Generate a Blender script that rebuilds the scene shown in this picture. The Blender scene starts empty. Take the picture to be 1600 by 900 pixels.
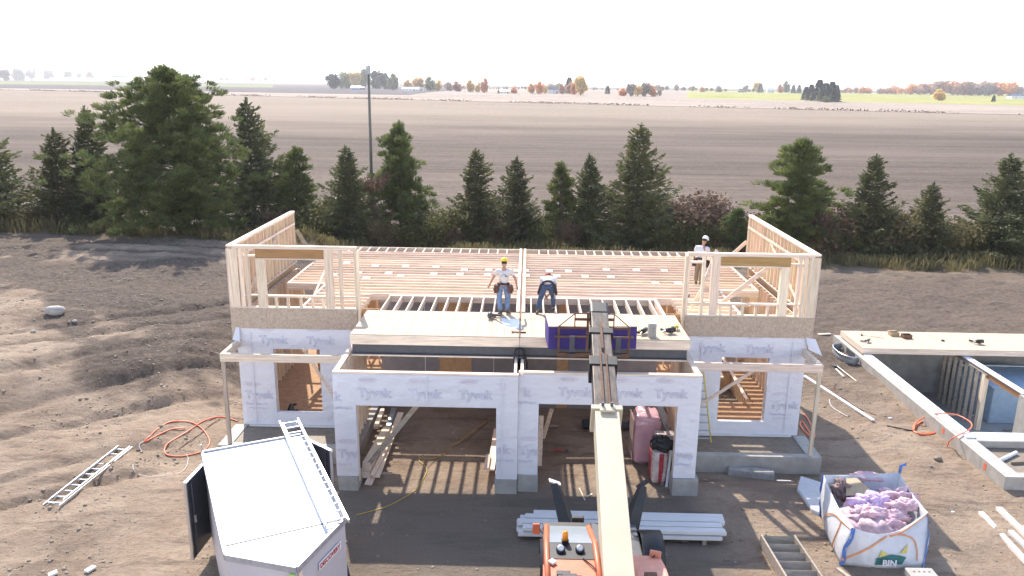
import bpy, math, random
import numpy as np
from mathutils import Vector, Matrix
R = math.radians
random.seed(7)
rng = np.random.default_rng(11)
scene = bpy.context.scene
COL = scene.collection

# ------------------------------------------------------------------ camera
FPX = 1220.0                       # focal length in pixels of a 1600 px wide frame
PITCH = math.atan(318 / FPX); ROLL = .0125; YAW = 22 / FPX / math.cos(PITCH)
CAM = Vector((0, 0, 11.0))
fw = Vector((-math.sin(YAW) * math.cos(PITCH), math.cos(YAW) * math.cos(PITCH), -math.sin(PITCH)))
rt0 = Vector((math.cos(YAW), math.sin(YAW), 0)); up0 = rt0.cross(fw)
rt = rt0 * math.cos(ROLL) + up0 * math.sin(ROLL); upv = -rt0 * math.sin(ROLL) + up0 * math.cos(ROLL)
cd = bpy.data.cameras.new('camera'); cam = bpy.data.objects.new('camera', cd); COL.objects.link(cam)
cd.sensor_width = 36; cd.lens = 36 * FPX / 1600; cd.clip_start = .1; cd.clip_end = 12000
M4 = Matrix((rt, upv, -fw)).transposed().to_4x4(); M4.translation = CAM
cam.matrix_world = M4
scene.camera = cam
scene.render.resolution_x = 1024; scene.render.resolution_y = 576

# ------------------------------------------------------------------ light
TO_SUN = Vector((-.32, .98, 1.0)).normalized()
SUN_EL = math.asin(TO_SUN.z); SUN_AZ = math.atan2(TO_SUN.x, TO_SUN.y)
w = bpy.data.worlds.new('World'); scene.world = w; w.use_nodes = True
nt = w.node_tree; nt.nodes.clear()
sky = nt.nodes.new('ShaderNodeTexSky'); sky.sky_type = 'NISHITA'; sky.sun_disc = False
sky.sun_elevation = SUN_EL; sky.sun_rotation = SUN_AZ
sky.air_density = 1.0; sky.dust_density = 1.0; sky.ozone_density = 1.0; sky.altitude = 300
bg = nt.nodes.new('ShaderNodeBackground'); bg.inputs[1].default_value = .15
wo = nt.nodes.new('ShaderNodeOutputWorld')
# bright milky haze low over the horizon
tcw = nt.nodes.new('ShaderNodeTexCoord'); sxw = nt.nodes.new('ShaderNodeSeparateXYZ'); mrw = nt.nodes.new('ShaderNodeMapRange'); mxw = nt.nodes.new('ShaderNodeMix'); mxw.data_type = 'RGBA'
nt.links.new(tcw.outputs['Generated'], sxw.inputs[0]); nt.links.new(sxw.outputs[2], mrw.inputs[0])
mrw.interpolation_type = 'SMOOTHSTEP'; mrw.inputs[1].default_value = .08; mrw.inputs[2].default_value = .45; mrw.inputs[3].default_value = .95; mrw.inputs[4].default_value = 0
nt.links.new(mrw.outputs[0], mxw.inputs[0]); nt.links.new(sky.outputs[0], mxw.inputs[6]); mxw.inputs[7].default_value = (8.0, 7.8, 7.7, 1)
nt.links.new(mxw.outputs[2], bg.inputs[0]); nt.links.new(bg.outputs[0], wo.inputs[0])
sl = bpy.data.lights.new('sun', 'SUN'); sl.energy = 3.3; sl.angle = R(.6); sl.color = (1, .91, .79)
sun = bpy.data.objects.new('sun', sl); COL.objects.link(sun)
sun.rotation_euler = TO_SUN.to_track_quat('Z', 'Y').to_euler(); sun.location = (0, 0, 60)
vs = scene.view_settings
vs.view_transform = 'Standard'; vs.look = 'None'; vs.gamma = 1; vs.use_curve_mapping = False
vs.exposure = 1.25

# ------------------------------------------------------------------ helpers
def ray(px, py):
    return fw + rt * ((px - 800) / FPX) - upv * ((py - 450) / FPX)
def at_z(px, py, z):
    d = ray(px, py); return CAM + d * ((z - CAM.z) / d.z)
def at_y(px, py, y):
    d = ray(px, py); return CAM + d * (y / d.y)
def sst(a, b, x):
    t = np.clip((x - a) / (b - a), 0, 1); return t * t * (3 - 2 * t)
_perm = rng.random((256, 256))
def vnoise(x, y):
    xi = np.floor(x).astype(int); yi = np.floor(y).astype(int); u = x - xi; v = y - yi
    u = u * u * (3 - 2 * u); v = v * v * (3 - 2 * v)
    a = _perm[xi & 255, yi & 255]; b = _perm[(xi + 1) & 255, yi & 255]
    c = _perm[xi & 255, (yi + 1) & 255]; d = _perm[(xi + 1) & 255, (yi + 1) & 255]
    return (a * (1 - u) + b * u) * (1 - v) + (c * (1 - u) + d * u) * v - .5
def fbm(x, y, o=4):
    s = 0; a = 1
    for i in range(o):
        s = s + a * vnoise(x * 2 ** i + 17 * i, y * 2 ** i + 31 * i); a *= .5
    return s
FX0, FX1, FY0, FY1 = 14.2, 27.0, 21.15, 34.6        # outer faces of the neighbouring foundation
def ground(x, y, fine=True):
    x = np.asarray(x, float); y = np.asarray(y, float)
    z = -.3 - .45 * sst(20.3, 22.3, y) * sst(4.9, 5.5, np.abs(x + .17)) * (1 - sst(10, 12.5, np.abs(x)))
    z = z - .15 * sst(10, 12.5, x) * sst(30, 26, y)
    # raised bank and rough ground on the left
    bank = sst(0, 5, (y - 25.5) - .35 * (x + 12)) * sst(-9.8, -14, x)
    z = z + 1.15 * bank + .35 * sst(-14, -20, x) * sst(30, 36, y)
    z = z + .3 * sst(37, 44, y) * (1 - sst(46, 56, y) * .6)
    fade = sst(46, 58, y)
    z = z * (1 - fade) + -.45 * fade
    far = sst(250, 850, y) * 3.4 + sst(800, 1700, y) * 1.6
    z = z + far
    near = 1 - sst(60, 90, y)
    left = sst(-9.9, -12, x); right = sst(9.8, 12, x)
    side = np.maximum(left, right) * (1 - sst(48, 54, y))
    rough = .03 + .17 * side
    if fine:
        z = z + near * rough * fbm(x * .45, y * .45, 5)
        # tyre ruts, running from lower left up to the right beside the house
        q = (y - 24) * .83 - (x + 13) * .56
        ruts = (np.exp(-((q - 1.6) / .22) ** 2) + np.exp(-((q - 3.5) / .25) ** 2) + .7 * np.exp(-((q + 1.7) / .2) ** 2) + .7 * np.exp(-((q - 5.6) / .3) ** 2) + np.exp(-((q + 3.4) / .22) ** 2) + np.exp(-((q - 8) / .25) ** 2) + .8 * np.exp(-((q - 9.8) / .25) ** 2))
        z = z - .2 * ruts * left * (1 - sst(36, 40, y)) * (1 + .6 * vnoise(x * 1.3, y * 1.3))
        z = z + near * side * (.06 * fbm(x * 2.2, y * 2.2 + q * 1.5, 3) + .05 * (1 - sst(9, 12, x)) * (.5 - np.abs(fbm(x * .7 + y * .9, y * 1.3 - x * .55, 3)) * 2) + .05 * fbm(x * 5.1, y * 5.1, 2))
        hr = np.exp(-((y - 42.6 + .04 * x) / .3) ** 2) + np.exp(-((y - 44.6 + .04 * x) / .3) ** 2)
        z = z - .12 * hr * near * sst(-11, -14, x)
        # heap of spoil behind, at the foot of the trees
        z = z + .8 * np.exp(-((y - 50) / 1.1) ** 2) * (.35 + np.clip(fbm(x * .35, y * 0 + 3, 3), -.3, .5)) * (1 - sst(10, 14, x) * .4)
        z = z + .0045 * np.clip(y - 60, 0, 900) * 0
    z = z + .6 * sst(58, 62, y) * (1 - sst(150, 350, y))  * 0
    return z
def gz(x, y): return float(ground(x, y))
def gpt(px, py, dz=0):
    d = ray(px, py); t = 8.0; lo = 8
    while t < 3000:
        p = CAM + d * t
        if p.z < gz(p.x, p.y) + dz: break
        lo = t; t *= 1.03
    hi = t
    for _ in range(30):
        m = (lo + hi) / 2; p = CAM + d * m
        if p.z < gz(p.x, p.y) + dz: hi = m
        else: lo = m
    return CAM + d * hi

class MB:
    def __init__(s): s.v = []; s.f = []; s.m = []; s.cur = 0
    def add(s, vs_, fs):
        n = len(s.v); s.v += [tuple(a) for a in vs_]
        for f in fs: s.f.append(tuple(i + n for i in f)); s.m.append(s.cur)
        return s
    def frame(s, o, X, Y, Z, sx, sy, sz):
        """box with centre o and half axes"""
        o = Vector(o); P = []
        for k in (-1, 1):
            for j in (-1, 1):
                for i in (-1, 1): P.append(o + X * (i * sx / 2) + Y * (j * sy / 2) + Z * (k * sz / 2))
        return s.add(P, [(0, 2, 3, 1), (4, 5, 7, 6), (0, 1, 5, 4), (2, 6, 7, 3), (0, 4, 6, 2), (1, 3, 7, 5)])
    def box(s, x0, x1, y0, y1, z0, z1):
        return s.frame(((x0 + x1) / 2, (y0 + y1) / 2, (z0 + z1) / 2), Vector((1, 0, 0)), Vector((0, 1, 0)), Vector((0, 0, 1)), x1 - x0, y1 - y0, z1 - z0)
    def beam(s, p, q, w_, h_, up=(0, 0, 1)):
        p = Vector(p); q = Vector(q); d = (q - p); L = d.length; d.normalize(); up = Vector(up)
        X = d.cross(up)
        if X.length < 1e-4: X = d.cross(Vector((0, 1, 0)))
        X.normalize(); U = X.cross(d)
        return s.frame((p + q) / 2, X, d, U, w_, L, h_)
    def tube(s, pts, r, n=8, cap=True):
        pts = [Vector(p) for p in pts]; base = len(s.v); rs = r if isinstance(r, (list, tuple)) else [r] * len(pts)
        vs_ = []; prevX = None
        for i, p in enumerate(pts):
            d = (pts[min(i + 1, len(pts) - 1)] - pts[max(i - 1, 0)]).normalized()
            if prevX is None:
                a = Vector((0, 0, 1)) if abs(d.z) < .9 else Vector((1, 0, 0)); X = d.cross(a).normalized()
            else:
                X = (prevX - d * prevX.dot(d)).normalized()
            prevX = X; Y = d.cross(X)
            for k in range(n):
                a = 2 * math.pi * k / n; vs_.append(p + (X * math.cos(a) + Y * math.sin(a)) * rs[i])
        fs = []
        for i in range(len(pts) - 1):
            for k in range(n):
                a = i * n + k; b = i * n + (k + 1) % n; fs.append((a, b, b + n, a + n))
        if cap: fs.append(tuple(range(n - 1, -1, -1))); fs.append(tuple(range((len(pts) - 1) * n, len(pts) * n)))
        return s.add(vs_, fs)
    def lathe(s, o, prof, n=20, ax=(0, 0, 1), sc=(1, 1)):
        o = Vector(o); Z = Vector(ax).normalized(); a0 = Vector((1, 0, 0)) if abs(Z.x) < .9 else Vector((0, 1, 0))
        X = (a0 - Z * a0.dot(Z)).normalized(); Y = Z.cross(X); vs_ = []; fs = []
        for (r_, h_) in prof:
            for k in range(n):
                a = 2 * math.pi * k / n; vs_.append(o + X * (math.cos(a) * r_ * sc[0]) + Y * (math.sin(a) * r_ * sc[1]) + Z * h_)
        for i in range(len(prof) - 1):
            for k in range(n):
                a = i * n + k; b = i * n + (k + 1) % n; fs.append((a, b, b + n, a + n))
        fs.append(tuple(range(n - 1, -1, -1))); fs.append(tuple(range((len(prof) - 1) * n, len(prof) * n)))
        return s.add(vs_, fs)
    def prism(s, poly, z0, z1, o=(0, 0, 0), X=(1, 0, 0), Y=(0, 1, 0), Z=(0, 0, 1)):
        o = Vector(o); X = Vector(X); Y = Vector(Y); Z = Vector(Z); n = len(poly)
        vs_ = [o + X * a + Y * b + Z * z0 for a, b in poly] + [o + X * a + Y * b + Z * z1 for a, b in poly]
        fs = [tuple(range(n - 1, -1, -1)), tuple(range(n, 2 * n))] + [(i, (i + 1) % n, n + (i + 1) % n, n + i) for i in range(n)]
        return s.add(vs_, fs)
    def build(s, name, mat, parent=None, smooth=False, bevel=0, base=None):
        v = np.array(s.v, float)
        if parent is not None:
            o = Vector((0, 0, 0)); p = parent
            while p is not None: o += p.location; p = p.parent
            loc = Vector((0, 0, 0))
        else:
            mn = v.min(0); mx = v.max(0); o = Vector(base) if base else Vector(((mn[0] + mx[0]) / 2, (mn[1] + mx[1]) / 2, mn[2])); loc = o
        v = v - np.array(o)
        me = bpy.data.meshes.new(name); me.from_pydata(v.tolist(), [], s.f)
        mats = mat if isinstance(mat, (list, tuple)) else [mat]
        for m_ in mats: me.materials.append(m_)
        if len(mats) > 1: me.polygons.foreach_set('material_index', s.m)
        if smooth: me.polygons.foreach_set('use_smooth', [True] * len(s.f))
        me.update()
        ob = bpy.data.objects.new(name, me); COL.objects.link(ob); ob.location = loc; ob.parent = parent
        if bevel:
            b = ob.modifiers.new('bevel', 'BEVEL'); b.width = bevel; b.segments = 2; b.limit_method = 'ANGLE'
        return ob
def thing(name, label, cat, loc, group=None):
    o = bpy.data.objects.new(name, None); COL.objects.link(o); o.location = loc
    o.empty_display_size = .2
    return tag(o, label, cat, group)
def tag(o, label, cat, group=None):
    o['label'] = label; o['category'] = cat
    if group: o['group'] = group
    return o
def struct(o, kind='structure'): o['kind'] = kind; return o
def box1(name, mat, parent, *a, **k): return MB().box(*a).build(name, mat, parent, **k)
def copy_tree(o, loc=None, rz=None, parent=None):
    c = o.copy(); COL.objects.link(c); c.parent = parent
    if loc is not None: c.location = loc
    if rz is not None: c.rotation_euler = (0, 0, rz)
    for ch in list(o.children): copy_tree(ch, parent=c)
    return c
def raw_mesh(name, v, f, mat):
    me = bpy.data.meshes.new(name); n = len(f); k = f.shape[1]
    me.vertices.add(len(v)); me.vertices.foreach_set('co', v.astype(np.float32).ravel())
    me.loops.add(n * k); me.loops.foreach_set('vertex_index', f.astype(np.int32).ravel())
    me.polygons.add(n); me.polygons.foreach_set('loop_start', np.arange(0, n * k, k, dtype=np.int32))
    me.polygons.foreach_set('loop_total', np.full(n, k, dtype=np.int32))
    me.update(calc_edges=True); me.validate(); me.materials.append(mat)
    return me

# ------------------------------------------------------------------ materials
def mat(name, col, rough=.7, metal=0, var=.12, scale=6, bump=0, bscale=None, stretch=None, col2=None, trans=0, emit=None, objvar=0, alpha=None, spec=.5):
    m = bpy.data.materials.new(name); m.use_nodes = True; t = m.node_tree; b = t.nodes['Principled BSDF']
    b.inputs['Roughness'].default_value = rough; b.inputs['Metallic'].default_value = metal
    b.inputs['Specular IOR Level'].default_value = spec
    tc = t.nodes.new('ShaderNodeTexCoord'); mp = t.nodes.new('ShaderNodeMapping')
    t.links.new(tc.outputs['Object'], mp.inputs[0])
    if stretch: mp.inputs['Scale'].default_value = stretch
    nz = t.nodes.new('ShaderNodeTexNoise'); nz.inputs['Scale'].default_value = scale; nz.inputs['Detail'].default_value = 5; nz.inputs['Roughness'].default_value = .65
    t.links.new(mp.outputs[0], nz.inputs[0])
    cr = t.nodes.new('ShaderNodeValToRGB'); cr.color_ramp.elements[0].position = .3; cr.color_ramp.elements[1].position = .7
    c2 = col2 if col2 else tuple(c * (1 - 2 * var) for c in col); c1 = col if col2 else tuple(min(1, c * (1 + var)) for c in col)
    cr.color_ramp.elements[0].color = (*c2, 1); cr.color_ramp.elements[1].color = (*c1, 1)
    t.links.new(nz.outputs[0], cr.inputs[0]); out = cr.outputs[0]
    if objvar:
        oi = t.nodes.new('ShaderNodeObjectInfo'); hs = t.nodes.new('ShaderNodeHueSaturation')
        mr = t.nodes.new('ShaderNodeMapRange'); mr.inputs[3].default_value = 1 - objvar; mr.inputs[4].default_value = 1 + objvar
        t.links.new(oi.outputs['Random'], mr.inputs[0]); mr2 = t.nodes.new('ShaderNodeMapRange'); mr2.inputs[3].default_value = .485; mr2.inputs[4].default_value = .515; mt_ = t.nodes.new('ShaderNodeMath'); mt_.operation = 'MULTIPLY'; mt_.inputs[1].default_value = 7.31; mf_ = t.nodes.new('ShaderNodeMath'); mf_.operation = 'FRACT'
        t.links.new(oi.outputs['Random'], mt_.inputs[0]); t.links.new(mt_.outputs[0], mf_.inputs[0]); t.links.new(mf_.outputs[0], mr2.inputs[0]); t.links.new(mr2.outputs[0], hs.inputs['Hue'])
        t.links.new(mr.outputs[0], hs.inputs['Value']); t.links.new(out, hs.inputs['Color']); out = hs.outputs[0]
    t.links.new(out, b.inputs['Base Color'])
    if bump:
        bp = t.nodes.new('ShaderNodeBump'); bp.inputs['Strength'].default_value = min(1, bump); bp.inputs['Distance'].default_value = .02 * max(1, bump)
        n2 = t.nodes.new('ShaderNodeTexNoise'); n2.inputs['Scale'].default_value = bscale or scale; n2.inputs['Detail'].default_value = 5
        t.links.new(mp.outputs[0], n2.inputs[0]); t.links.new(n2.outputs[0], bp.inputs['Height']); t.links.new(bp.outputs[0], b.inputs['Normal'])
    if trans:
        tr = t.nodes.new('ShaderNodeBsdfTranslucent'); mx = t.nodes.new('ShaderNodeMixShader'); mx.inputs[0].default_value = trans
        t.links.new(out, tr.inputs[0]); t.links.new(b.outputs[0], mx.inputs[1]); t.links.new(tr.outputs[0], mx.inputs[2])
        t.links.new(mx.outputs[0], t.nodes['Material Output'].inputs[0])
    if alpha: b.inputs['Transmission Weight'].default_value = alpha
    return m
M = {}
def lum(name, c, **k): M[name] = mat(name, c, rough=.75, scale=3, var=.16, bump=.25, bscale=20, objvar=.15, spec=.25, **k)
lum('lumber_x', (.86, .70, .56), stretch=(.35, 6, 6))
lum('lumber_y', (.86, .70, .56), stretch=(6, .35, 6))
lum('lumber_z', (.84, .69, .53), stretch=(6, 6, .35))
lum('lumber_post', (.62, .52, .40), stretch=(6, 6, .35))
lum('lumber_grey', (.42, .36, .29), stretch=(1, 4, 4))
lum('lvl', (.42, .24, .11), stretch=(.5, 6, 12))
M['osb'] = mat('osb', (.60, .48, .37), col2=(.38, .30, .23), scale=16, bump=.3, spec=.2, rough=.8)
M['osb_warm'] = mat('osb_warm', (.68, .45, .26), col2=(.5, .31, .17), scale=7, spec=.2, rough=.8, bump=.2)
M['subfloor'] = mat('subfloor', (.62, .50, .37), col2=(.50, .39, .27), scale=9, spec=.2, rough=.75)
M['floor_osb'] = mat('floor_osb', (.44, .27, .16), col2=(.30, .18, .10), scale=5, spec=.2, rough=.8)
M['wrap'] = mat('wrap', (.72, .72, .765), var=.012, scale=1.5, rough=.42, bump=2.2, bscale=2.6, spec=.4, stretch=(1, 1, 1.6))
M['tape'] = mat('tape', (.74, .74, .80), rough=.25, var=.05)
M['ink_blue'] = mat('ink_blue', (.54, .54, .69), var=.05)
M['ink_red'] = mat('ink_red', (.62, .53, .63), var=.05)
M['gasket'] = mat('gasket', (.80, .80, .86), var=.03, rough=.4)
M['concrete'] = mat('concrete', (.40, .39, .37), col2=(.29, .28, .265), scale=3, bump=.4, bscale=14)
M['concrete_light'] = mat('concrete_light', (.47, .44, .40), col2=(.33, .31, .28), scale=2.5, bump=.4, bscale=14)
M['steel_grey'] = mat('steel_grey', (.085, .09, .105), rough=.5, var=.1)
M['black'] = mat('black', (.018, .018, .02), rough=.5, var=.2)
M['rubber'] = mat('rubber', (.025, .025, .027), rough=.7, var=.2)
M['alu'] = mat('alu', (.72, .73, .75), rough=.32, metal=.9, var=.05)
M['galv'] = mat('galv', (.38, .41, .45), rough=.45, metal=.6, var=.12, bump=.3)
M['white_paint'] = mat('white_paint', (.82, .82, .82), rough=.3, var=.04, scale=1)
M['cream'] = mat('cream', (.54, .47, .345), col2=(.47, .41, .30), rough=.5, scale=1.6)
M['boom_steel'] = mat('boom_steel', (.15, .12, .10), col2=(.03, .028, .028), rough=.45, metal=.4, scale=2.2, stretch=(5, .8, 3))
M['orange'] = mat('orange', (.58, .15, .065), rough=.45, var=.1)
M['orange_sunlit'] = mat('orange_sunlit', (.72, .33, .24), rough=.5, var=.08)  # the orange paint again, its pale sunlit look put into the colour
M['hose'] = mat('hose', (.80, .17, .07), rough=.4, var=.05)
M['cord'] = mat('cord', (.62, .42, .07), rough=.5, var=.05)
M['amber'] = mat('amber', (.85, .28, .02), rough=.2, var=.1)
M['glass'] = mat('glass', (.30, .34, .37), rough=.06, var=.05, spec=1)
M['purple'] = mat('purple', (.055, .03, .22), rough=.7, var=.15, scale=12, stretch=(.3, .3, 30))
M['rust'] = mat('rust', (.17, .085, .05), rough=.8, var=.2)
M['dirt_grey'] = mat('dirt_grey', (.26, .21, .16), col2=(.17, .135, .10), scale=5, bump=.6)
M['bag'] = mat('bag', (.74, .75, .78), rough=.5, var=.05, bump=1.4, bscale=3, trans=.25)
M['blue_strap'] = mat('blue_strap', (.10, .22, .60), rough=.6, var=.1)
M['orange_strap'] = mat('orange_strap', (.72, .32, .14), rough=.6, var=.1)
M['insul'] = mat('insul', (.86, .66, .70), col2=(.68, .42, .50), rough=.9, scale=3, bump=2, bscale=7, trans=.15)
M['insul_mauve'] = mat('insul_mauve', (.78, .56, .60), col2=(.42, .28, .30), rough=.9, scale=5, bump=2, bscale=9)
M['insul_brown'] = mat('insul_brown', (.34, .24, .22), col2=(.22, .15, .14), rough=.9, scale=4, bump=1, bscale=9)
M['plastic_purple'] = mat('plastic_purple', (.74, .55, .82), rough=.12, var=.1, scale=3, bump=.8, bscale=4, trans=.2, spec=.8)
M['pack_red'] = mat('pack_red', (.42, .04, .055), rough=.4, var=.2)
M['pack_film'] = mat('pack_film', (.62, .52, .50), rough=.2, var=.2, scale=4, spec=.8)
M['cardboard'] = mat('cardboard', (.42, .32, .20), var=.1)
M['stone'] = mat('stone', (.42, .39, .36), var=.15, scale=4, bump=.6)
M['green_print'] = mat('green_print', (.03, .16, .15), var=.1)
M['yellow_print'] = mat('yellow_print', (.68, .56, .14), var=.1)
M['blue_foam'] = mat('blue_foam', (.34, .46, .58), var=.08, scale=3)
M['white_wood'] = mat('white_wood', (.72, .70, .68), var=.06, scale=3, stretch=(.5, 5, 5), rough=.6)
M['skin'] = mat('skin', (.46, .25, .18), var=.06, rough=.6)
M['hair'] = mat('hair', (.05, .03, .02), rough=.8)
M['shirt'] = mat('shirt', (.66, .62, .60), var=.05, bump=.6, bscale=7)
M['shirt_white'] = mat('shirt_white', (.72, .72, .76), var=.05, bump=.6, bscale=7)
M['jeans_light'] = mat('jeans_light', (.17, .26, .42), var=.25, scale=9, bump=.4)
M['jeans_dark'] = mat('jeans_dark', (.055, .09, .17), var=.25, scale=9, bump=.4)
M['khaki'] = mat('khaki', (.26, .20, .13), var=.15, scale=9, bump=.4)
M['leather'] = mat('leather', (.13, .05, .035), var=.25, scale=12)
M['leather_dark'] = mat('leather_dark', (.035, .025, .03), var=.2)
M['boot'] = mat('boot', (.14, .10, .065), var=.2)
M['yellow_hat'] = mat('yellow_hat', (.80, .62, .03), rough=.3, var=.02)
M['red_hat'] = mat('red_hat', (.42, .03, .06), rough=.5, var=.1)
M['white_hat'] = mat('white_hat', (.82, .83, .86), rough=.3, var=.02)
M['yellow_fibre'] = mat('yellow_fibre', (.62, .50, .06), rough=.5, var=.1)
M['red_tool'] = mat('red_tool', (.48, .04, .04), rough=.4)
M['bark'] = mat('bark', (.13, .10, .08), var=.25, scale=8)
M['bark_pale'] = mat('bark_pale', (.22, .19, .16), var=.2, scale=8)
M['pole'] = mat('pole', (.17, .16, .14), var=.15, stretch=(6, 6, .3))
M['roof_dark'] = mat('roof_dark', (.12, .12, .14)); M['wall_pale'] = mat('wall_pale', (.72, .72, .74), var=.04)
M['blue_wall'] = mat('blue_wall', (.14, .28, .55), var=.05); M['brick_wall'] = mat('brick_wall', (.36, .20, .15))
M['car_dark'] = mat('car_dark', (.04, .05, .08), rough=.2)
def leafmat(name, c1, c2, trans=.3, objvar=.12):
    return mat(name, c1, col2=c2, rough=.65, scale=.9, trans=trans, objvar=objvar, spec=.25)
M['spruce'] = leafmat('spruce', (.19, .19, .075), (.06, .074, .042), .3)  # lighter tone stands in for sunlit tips, painted into the needles
M['pine'] = leafmat('pine', (.22, .25, .075), (.060, .090, .042), .35)  # wide tone range, with lit yellowish tips put into the colour
M['shrub_green'] = leafmat('shrub_green', (.19, .19, .06), (.08, .09, .035))
M['shrub_brown'] = leafmat('shrub_brown', (.24, .16, .10), (.13, .085, .06))
M['shrub_red'] = leafmat('shrub_red', (.20, .12, .09), (.12, .07, .06))
M['weed'] = leafmat('weed', (.26, .22, .10), (.12, .10, .05), .35)
M['leaf_orange'] = leafmat('leaf_orange', (.78, .40, .15), (.58, .27, .10), .5)
M['leaf_yellow'] = leafmat('leaf_yellow', (.78, .56, .20), (.58, .38, .13), .5)
M['leaf_olive'] = leafmat('leaf_olive', (.30, .30, .14), (.18, .19, .10), .4)
M['leaf_rust'] = leafmat('leaf_rust', (.58, .31, .20), (.40, .22, .15), .5)
M['leaf_grey'] = leafmat('leaf_grey', (.40, .32, .26), (.27, .22, .19), .45)
M['leaf_dark'] = leafmat('leaf_dark', (.06, .075, .06), (.035, .045, .04), .2)

# ------------------------------------------------------------------ ground sheet
def axis(lo, hi, step, far, grow, extra=()):
    a = list(np.arange(lo, hi + 1e-6, step)); s_ = step; x = hi
    while x < far[1]: s_ *= grow; x += s_; a.append(x)
    s_ = step; x = lo
    while x > far[0]: s_ *= grow; x -= s_; a.append(x)
    a += list(extra); a = np.array(sorted(a))
    return a[np.concatenate([[True], np.diff(a) > 1e-4])]
IX0, IX1, IY0, IY1 = FX0 + .25, FX1 - .1, FY0 + 2.7, FY1 - .1
xs = axis(-30, 30, .15, (-5200, 5200), 1.13, (IX0, IX0 + .02, IX1, IX1 - .02))
ys = axis(14, 50, .15, (-60, 6500), 1.07, (IY0, IY0 + .02, IY1, IY1 - .02))
GX, GY = np.meshgrid(xs, ys)
GZ = ground(GX, GY)
inside = (GX > IX0 + .01) & (GX < IX1 - .01) & (GY > IY0 + .01) & (GY < IY1 - .01)
GZ = np.where(inside, -2.75, GZ)
porch = ((GX > 5.0) & (GX < 9.4) | (GX < -5.35) & (GX > -9.7)) & (GY > 22.5) & (GY < 34)
GZ = np.where(porch, np.minimum(GZ, -.75), GZ)
nx, ny = len(xs), len(ys)
v = np.stack([GX.ravel(), GY.ravel(), GZ.ravel()], 1)
i = np.arange(nx * ny).reshape(ny, nx)
f = np.stack([i[:-1, :-1].ravel(), i[:-1, 1:].ravel(), i[1:, 1:].ravel(), i[1:, :-1].ravel()], 1)

gm = bpy.data.materials.new('earth'); gm.use_nodes = True; t = gm.node_tree; b = t.nodes['Principled BSDF']
b.inputs['Roughness'].default_value = .9; b.inputs['Specular IOR Level'].default_value = .15
def N(ty, **k):
    n = t.nodes.new(ty)
    for a, c in k.items(): n.inputs[a].default_value = c
    return n
def L(a, c): t.links.new(a, c)
tc = N('ShaderNodeTexCoord'); pos = tc.outputs['Object']
def noise(scale, detail=6, rough=.6, stretch=None, dist=0):
    n = N('ShaderNodeTexNoise', Scale=scale, Detail=detail, Roughness=rough, Distortion=dist)
    if stretch:
        mp = N('ShaderNodeMapping', Scale=stretch); L(pos, mp.inputs[0]); L(mp.outputs[0], n.inputs[0])
    else: L(pos, n.inputs[0])
    return n.outputs[0]
def ramp(x, p0, p1, c0, c1):
    r = N('ShaderNodeValToRGB'); e = r.color_ramp.elements; e[0].position = p0; e[1].position = p1
    e[0].color = (*c0, 1) if len(c0) == 3 else c0; e[1].color = (*c1, 1); L(x, r.inputs[0]); return r.outputs[0]
def mix(fac, a, c, blend='MIX'):
    m_ = t.nodes.new('ShaderNodeMix'); m_.data_type = 'RGBA'; m_.blend_type = blend
    if isinstance(fac, float): m_.inputs[0].default_value = fac
    else: L(fac, m_.inputs[0])
    for s_, q in ((6, a), (7, c)):
        if isinstance(q, tuple): m_.inputs[s_].default_value = (*q, 1)
        else: L(q, m_.inputs[s_])
    return m_.outputs[2]
def math_(op, a, c=None, d=None):
    m_ = N('ShaderNodeMath'); m_.operation = op
    for s_, q in enumerate((a, c, d)):
        if q is None: continue
        if isinstance(q, (int, float)): m_.inputs[s_].default_value = q
        else: L(q, m_.inputs[s_])
    return m_.outputs[0]
def step(x, lo, hi):
    m_ = N('ShaderNodeMapRange'); m_.inputs[1].default_value = lo; m_.inputs[2].default_value = hi; L(x, m_.inputs[0]); return m_.outputs[0]
def attr(n):
    a = N('ShaderNodeAttribute'); a.attribute_name = n; return a.outputs['Fac']
sep = N('ShaderNodeSeparateXYZ'); L(pos, sep.inputs[0]); PX, PY = sep.outputs[0], sep.outputs[1]
# near: building-site soil
n1 = noise(.5, 8, .65); n2 = noise(5, 6, .7); n3 = noise(.9, 6, .7, (.5, 2.2, 1))
dry = ramp(n1, .35, .65, (.29, .21, .15), (.43, .33, .245)); dry = mix(ramp(n2, .35, .75, (0, 0, 0), (.35, .35, .35)), dry, (.44, .35, .27))
dry = mix(ramp(n3, .52, .66, (0, 0, 0), (.65, .65, .65)), dry, (.15, .11, .085)); dry = mix(ramp(noise(9, 8, .8), .52, .72, (0, 0, 0), (.6, .6, .6)), dry, (.13, .095, .07))
wet = ramp(n2, .3, .7, (.075, .058, .047), (.19, .148, .118))
grav = ramp(noise(30, 4, .8), .3, .75, (.175, .14, .11), (.30, .25, .20)); grav = mix(ramp(n1, .4, .7, (0, 0, 0), (.6, .6, .6)), grav, (.24, .185, .14)); grav = mix(ramp(n3, .5, .65, (0, 0, 0), (.5, .5, .5)), grav, (.15, .12, .095))
grass = ramp(noise(3, 6, .7), .3, .7, (.075, .065, .035), (.20, .155, .085))
c = mix(attr('wet'), dry, wet); c = mix(attr('gravel'), c, grav); c = mix(attr('grass'), c, grass)
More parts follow.
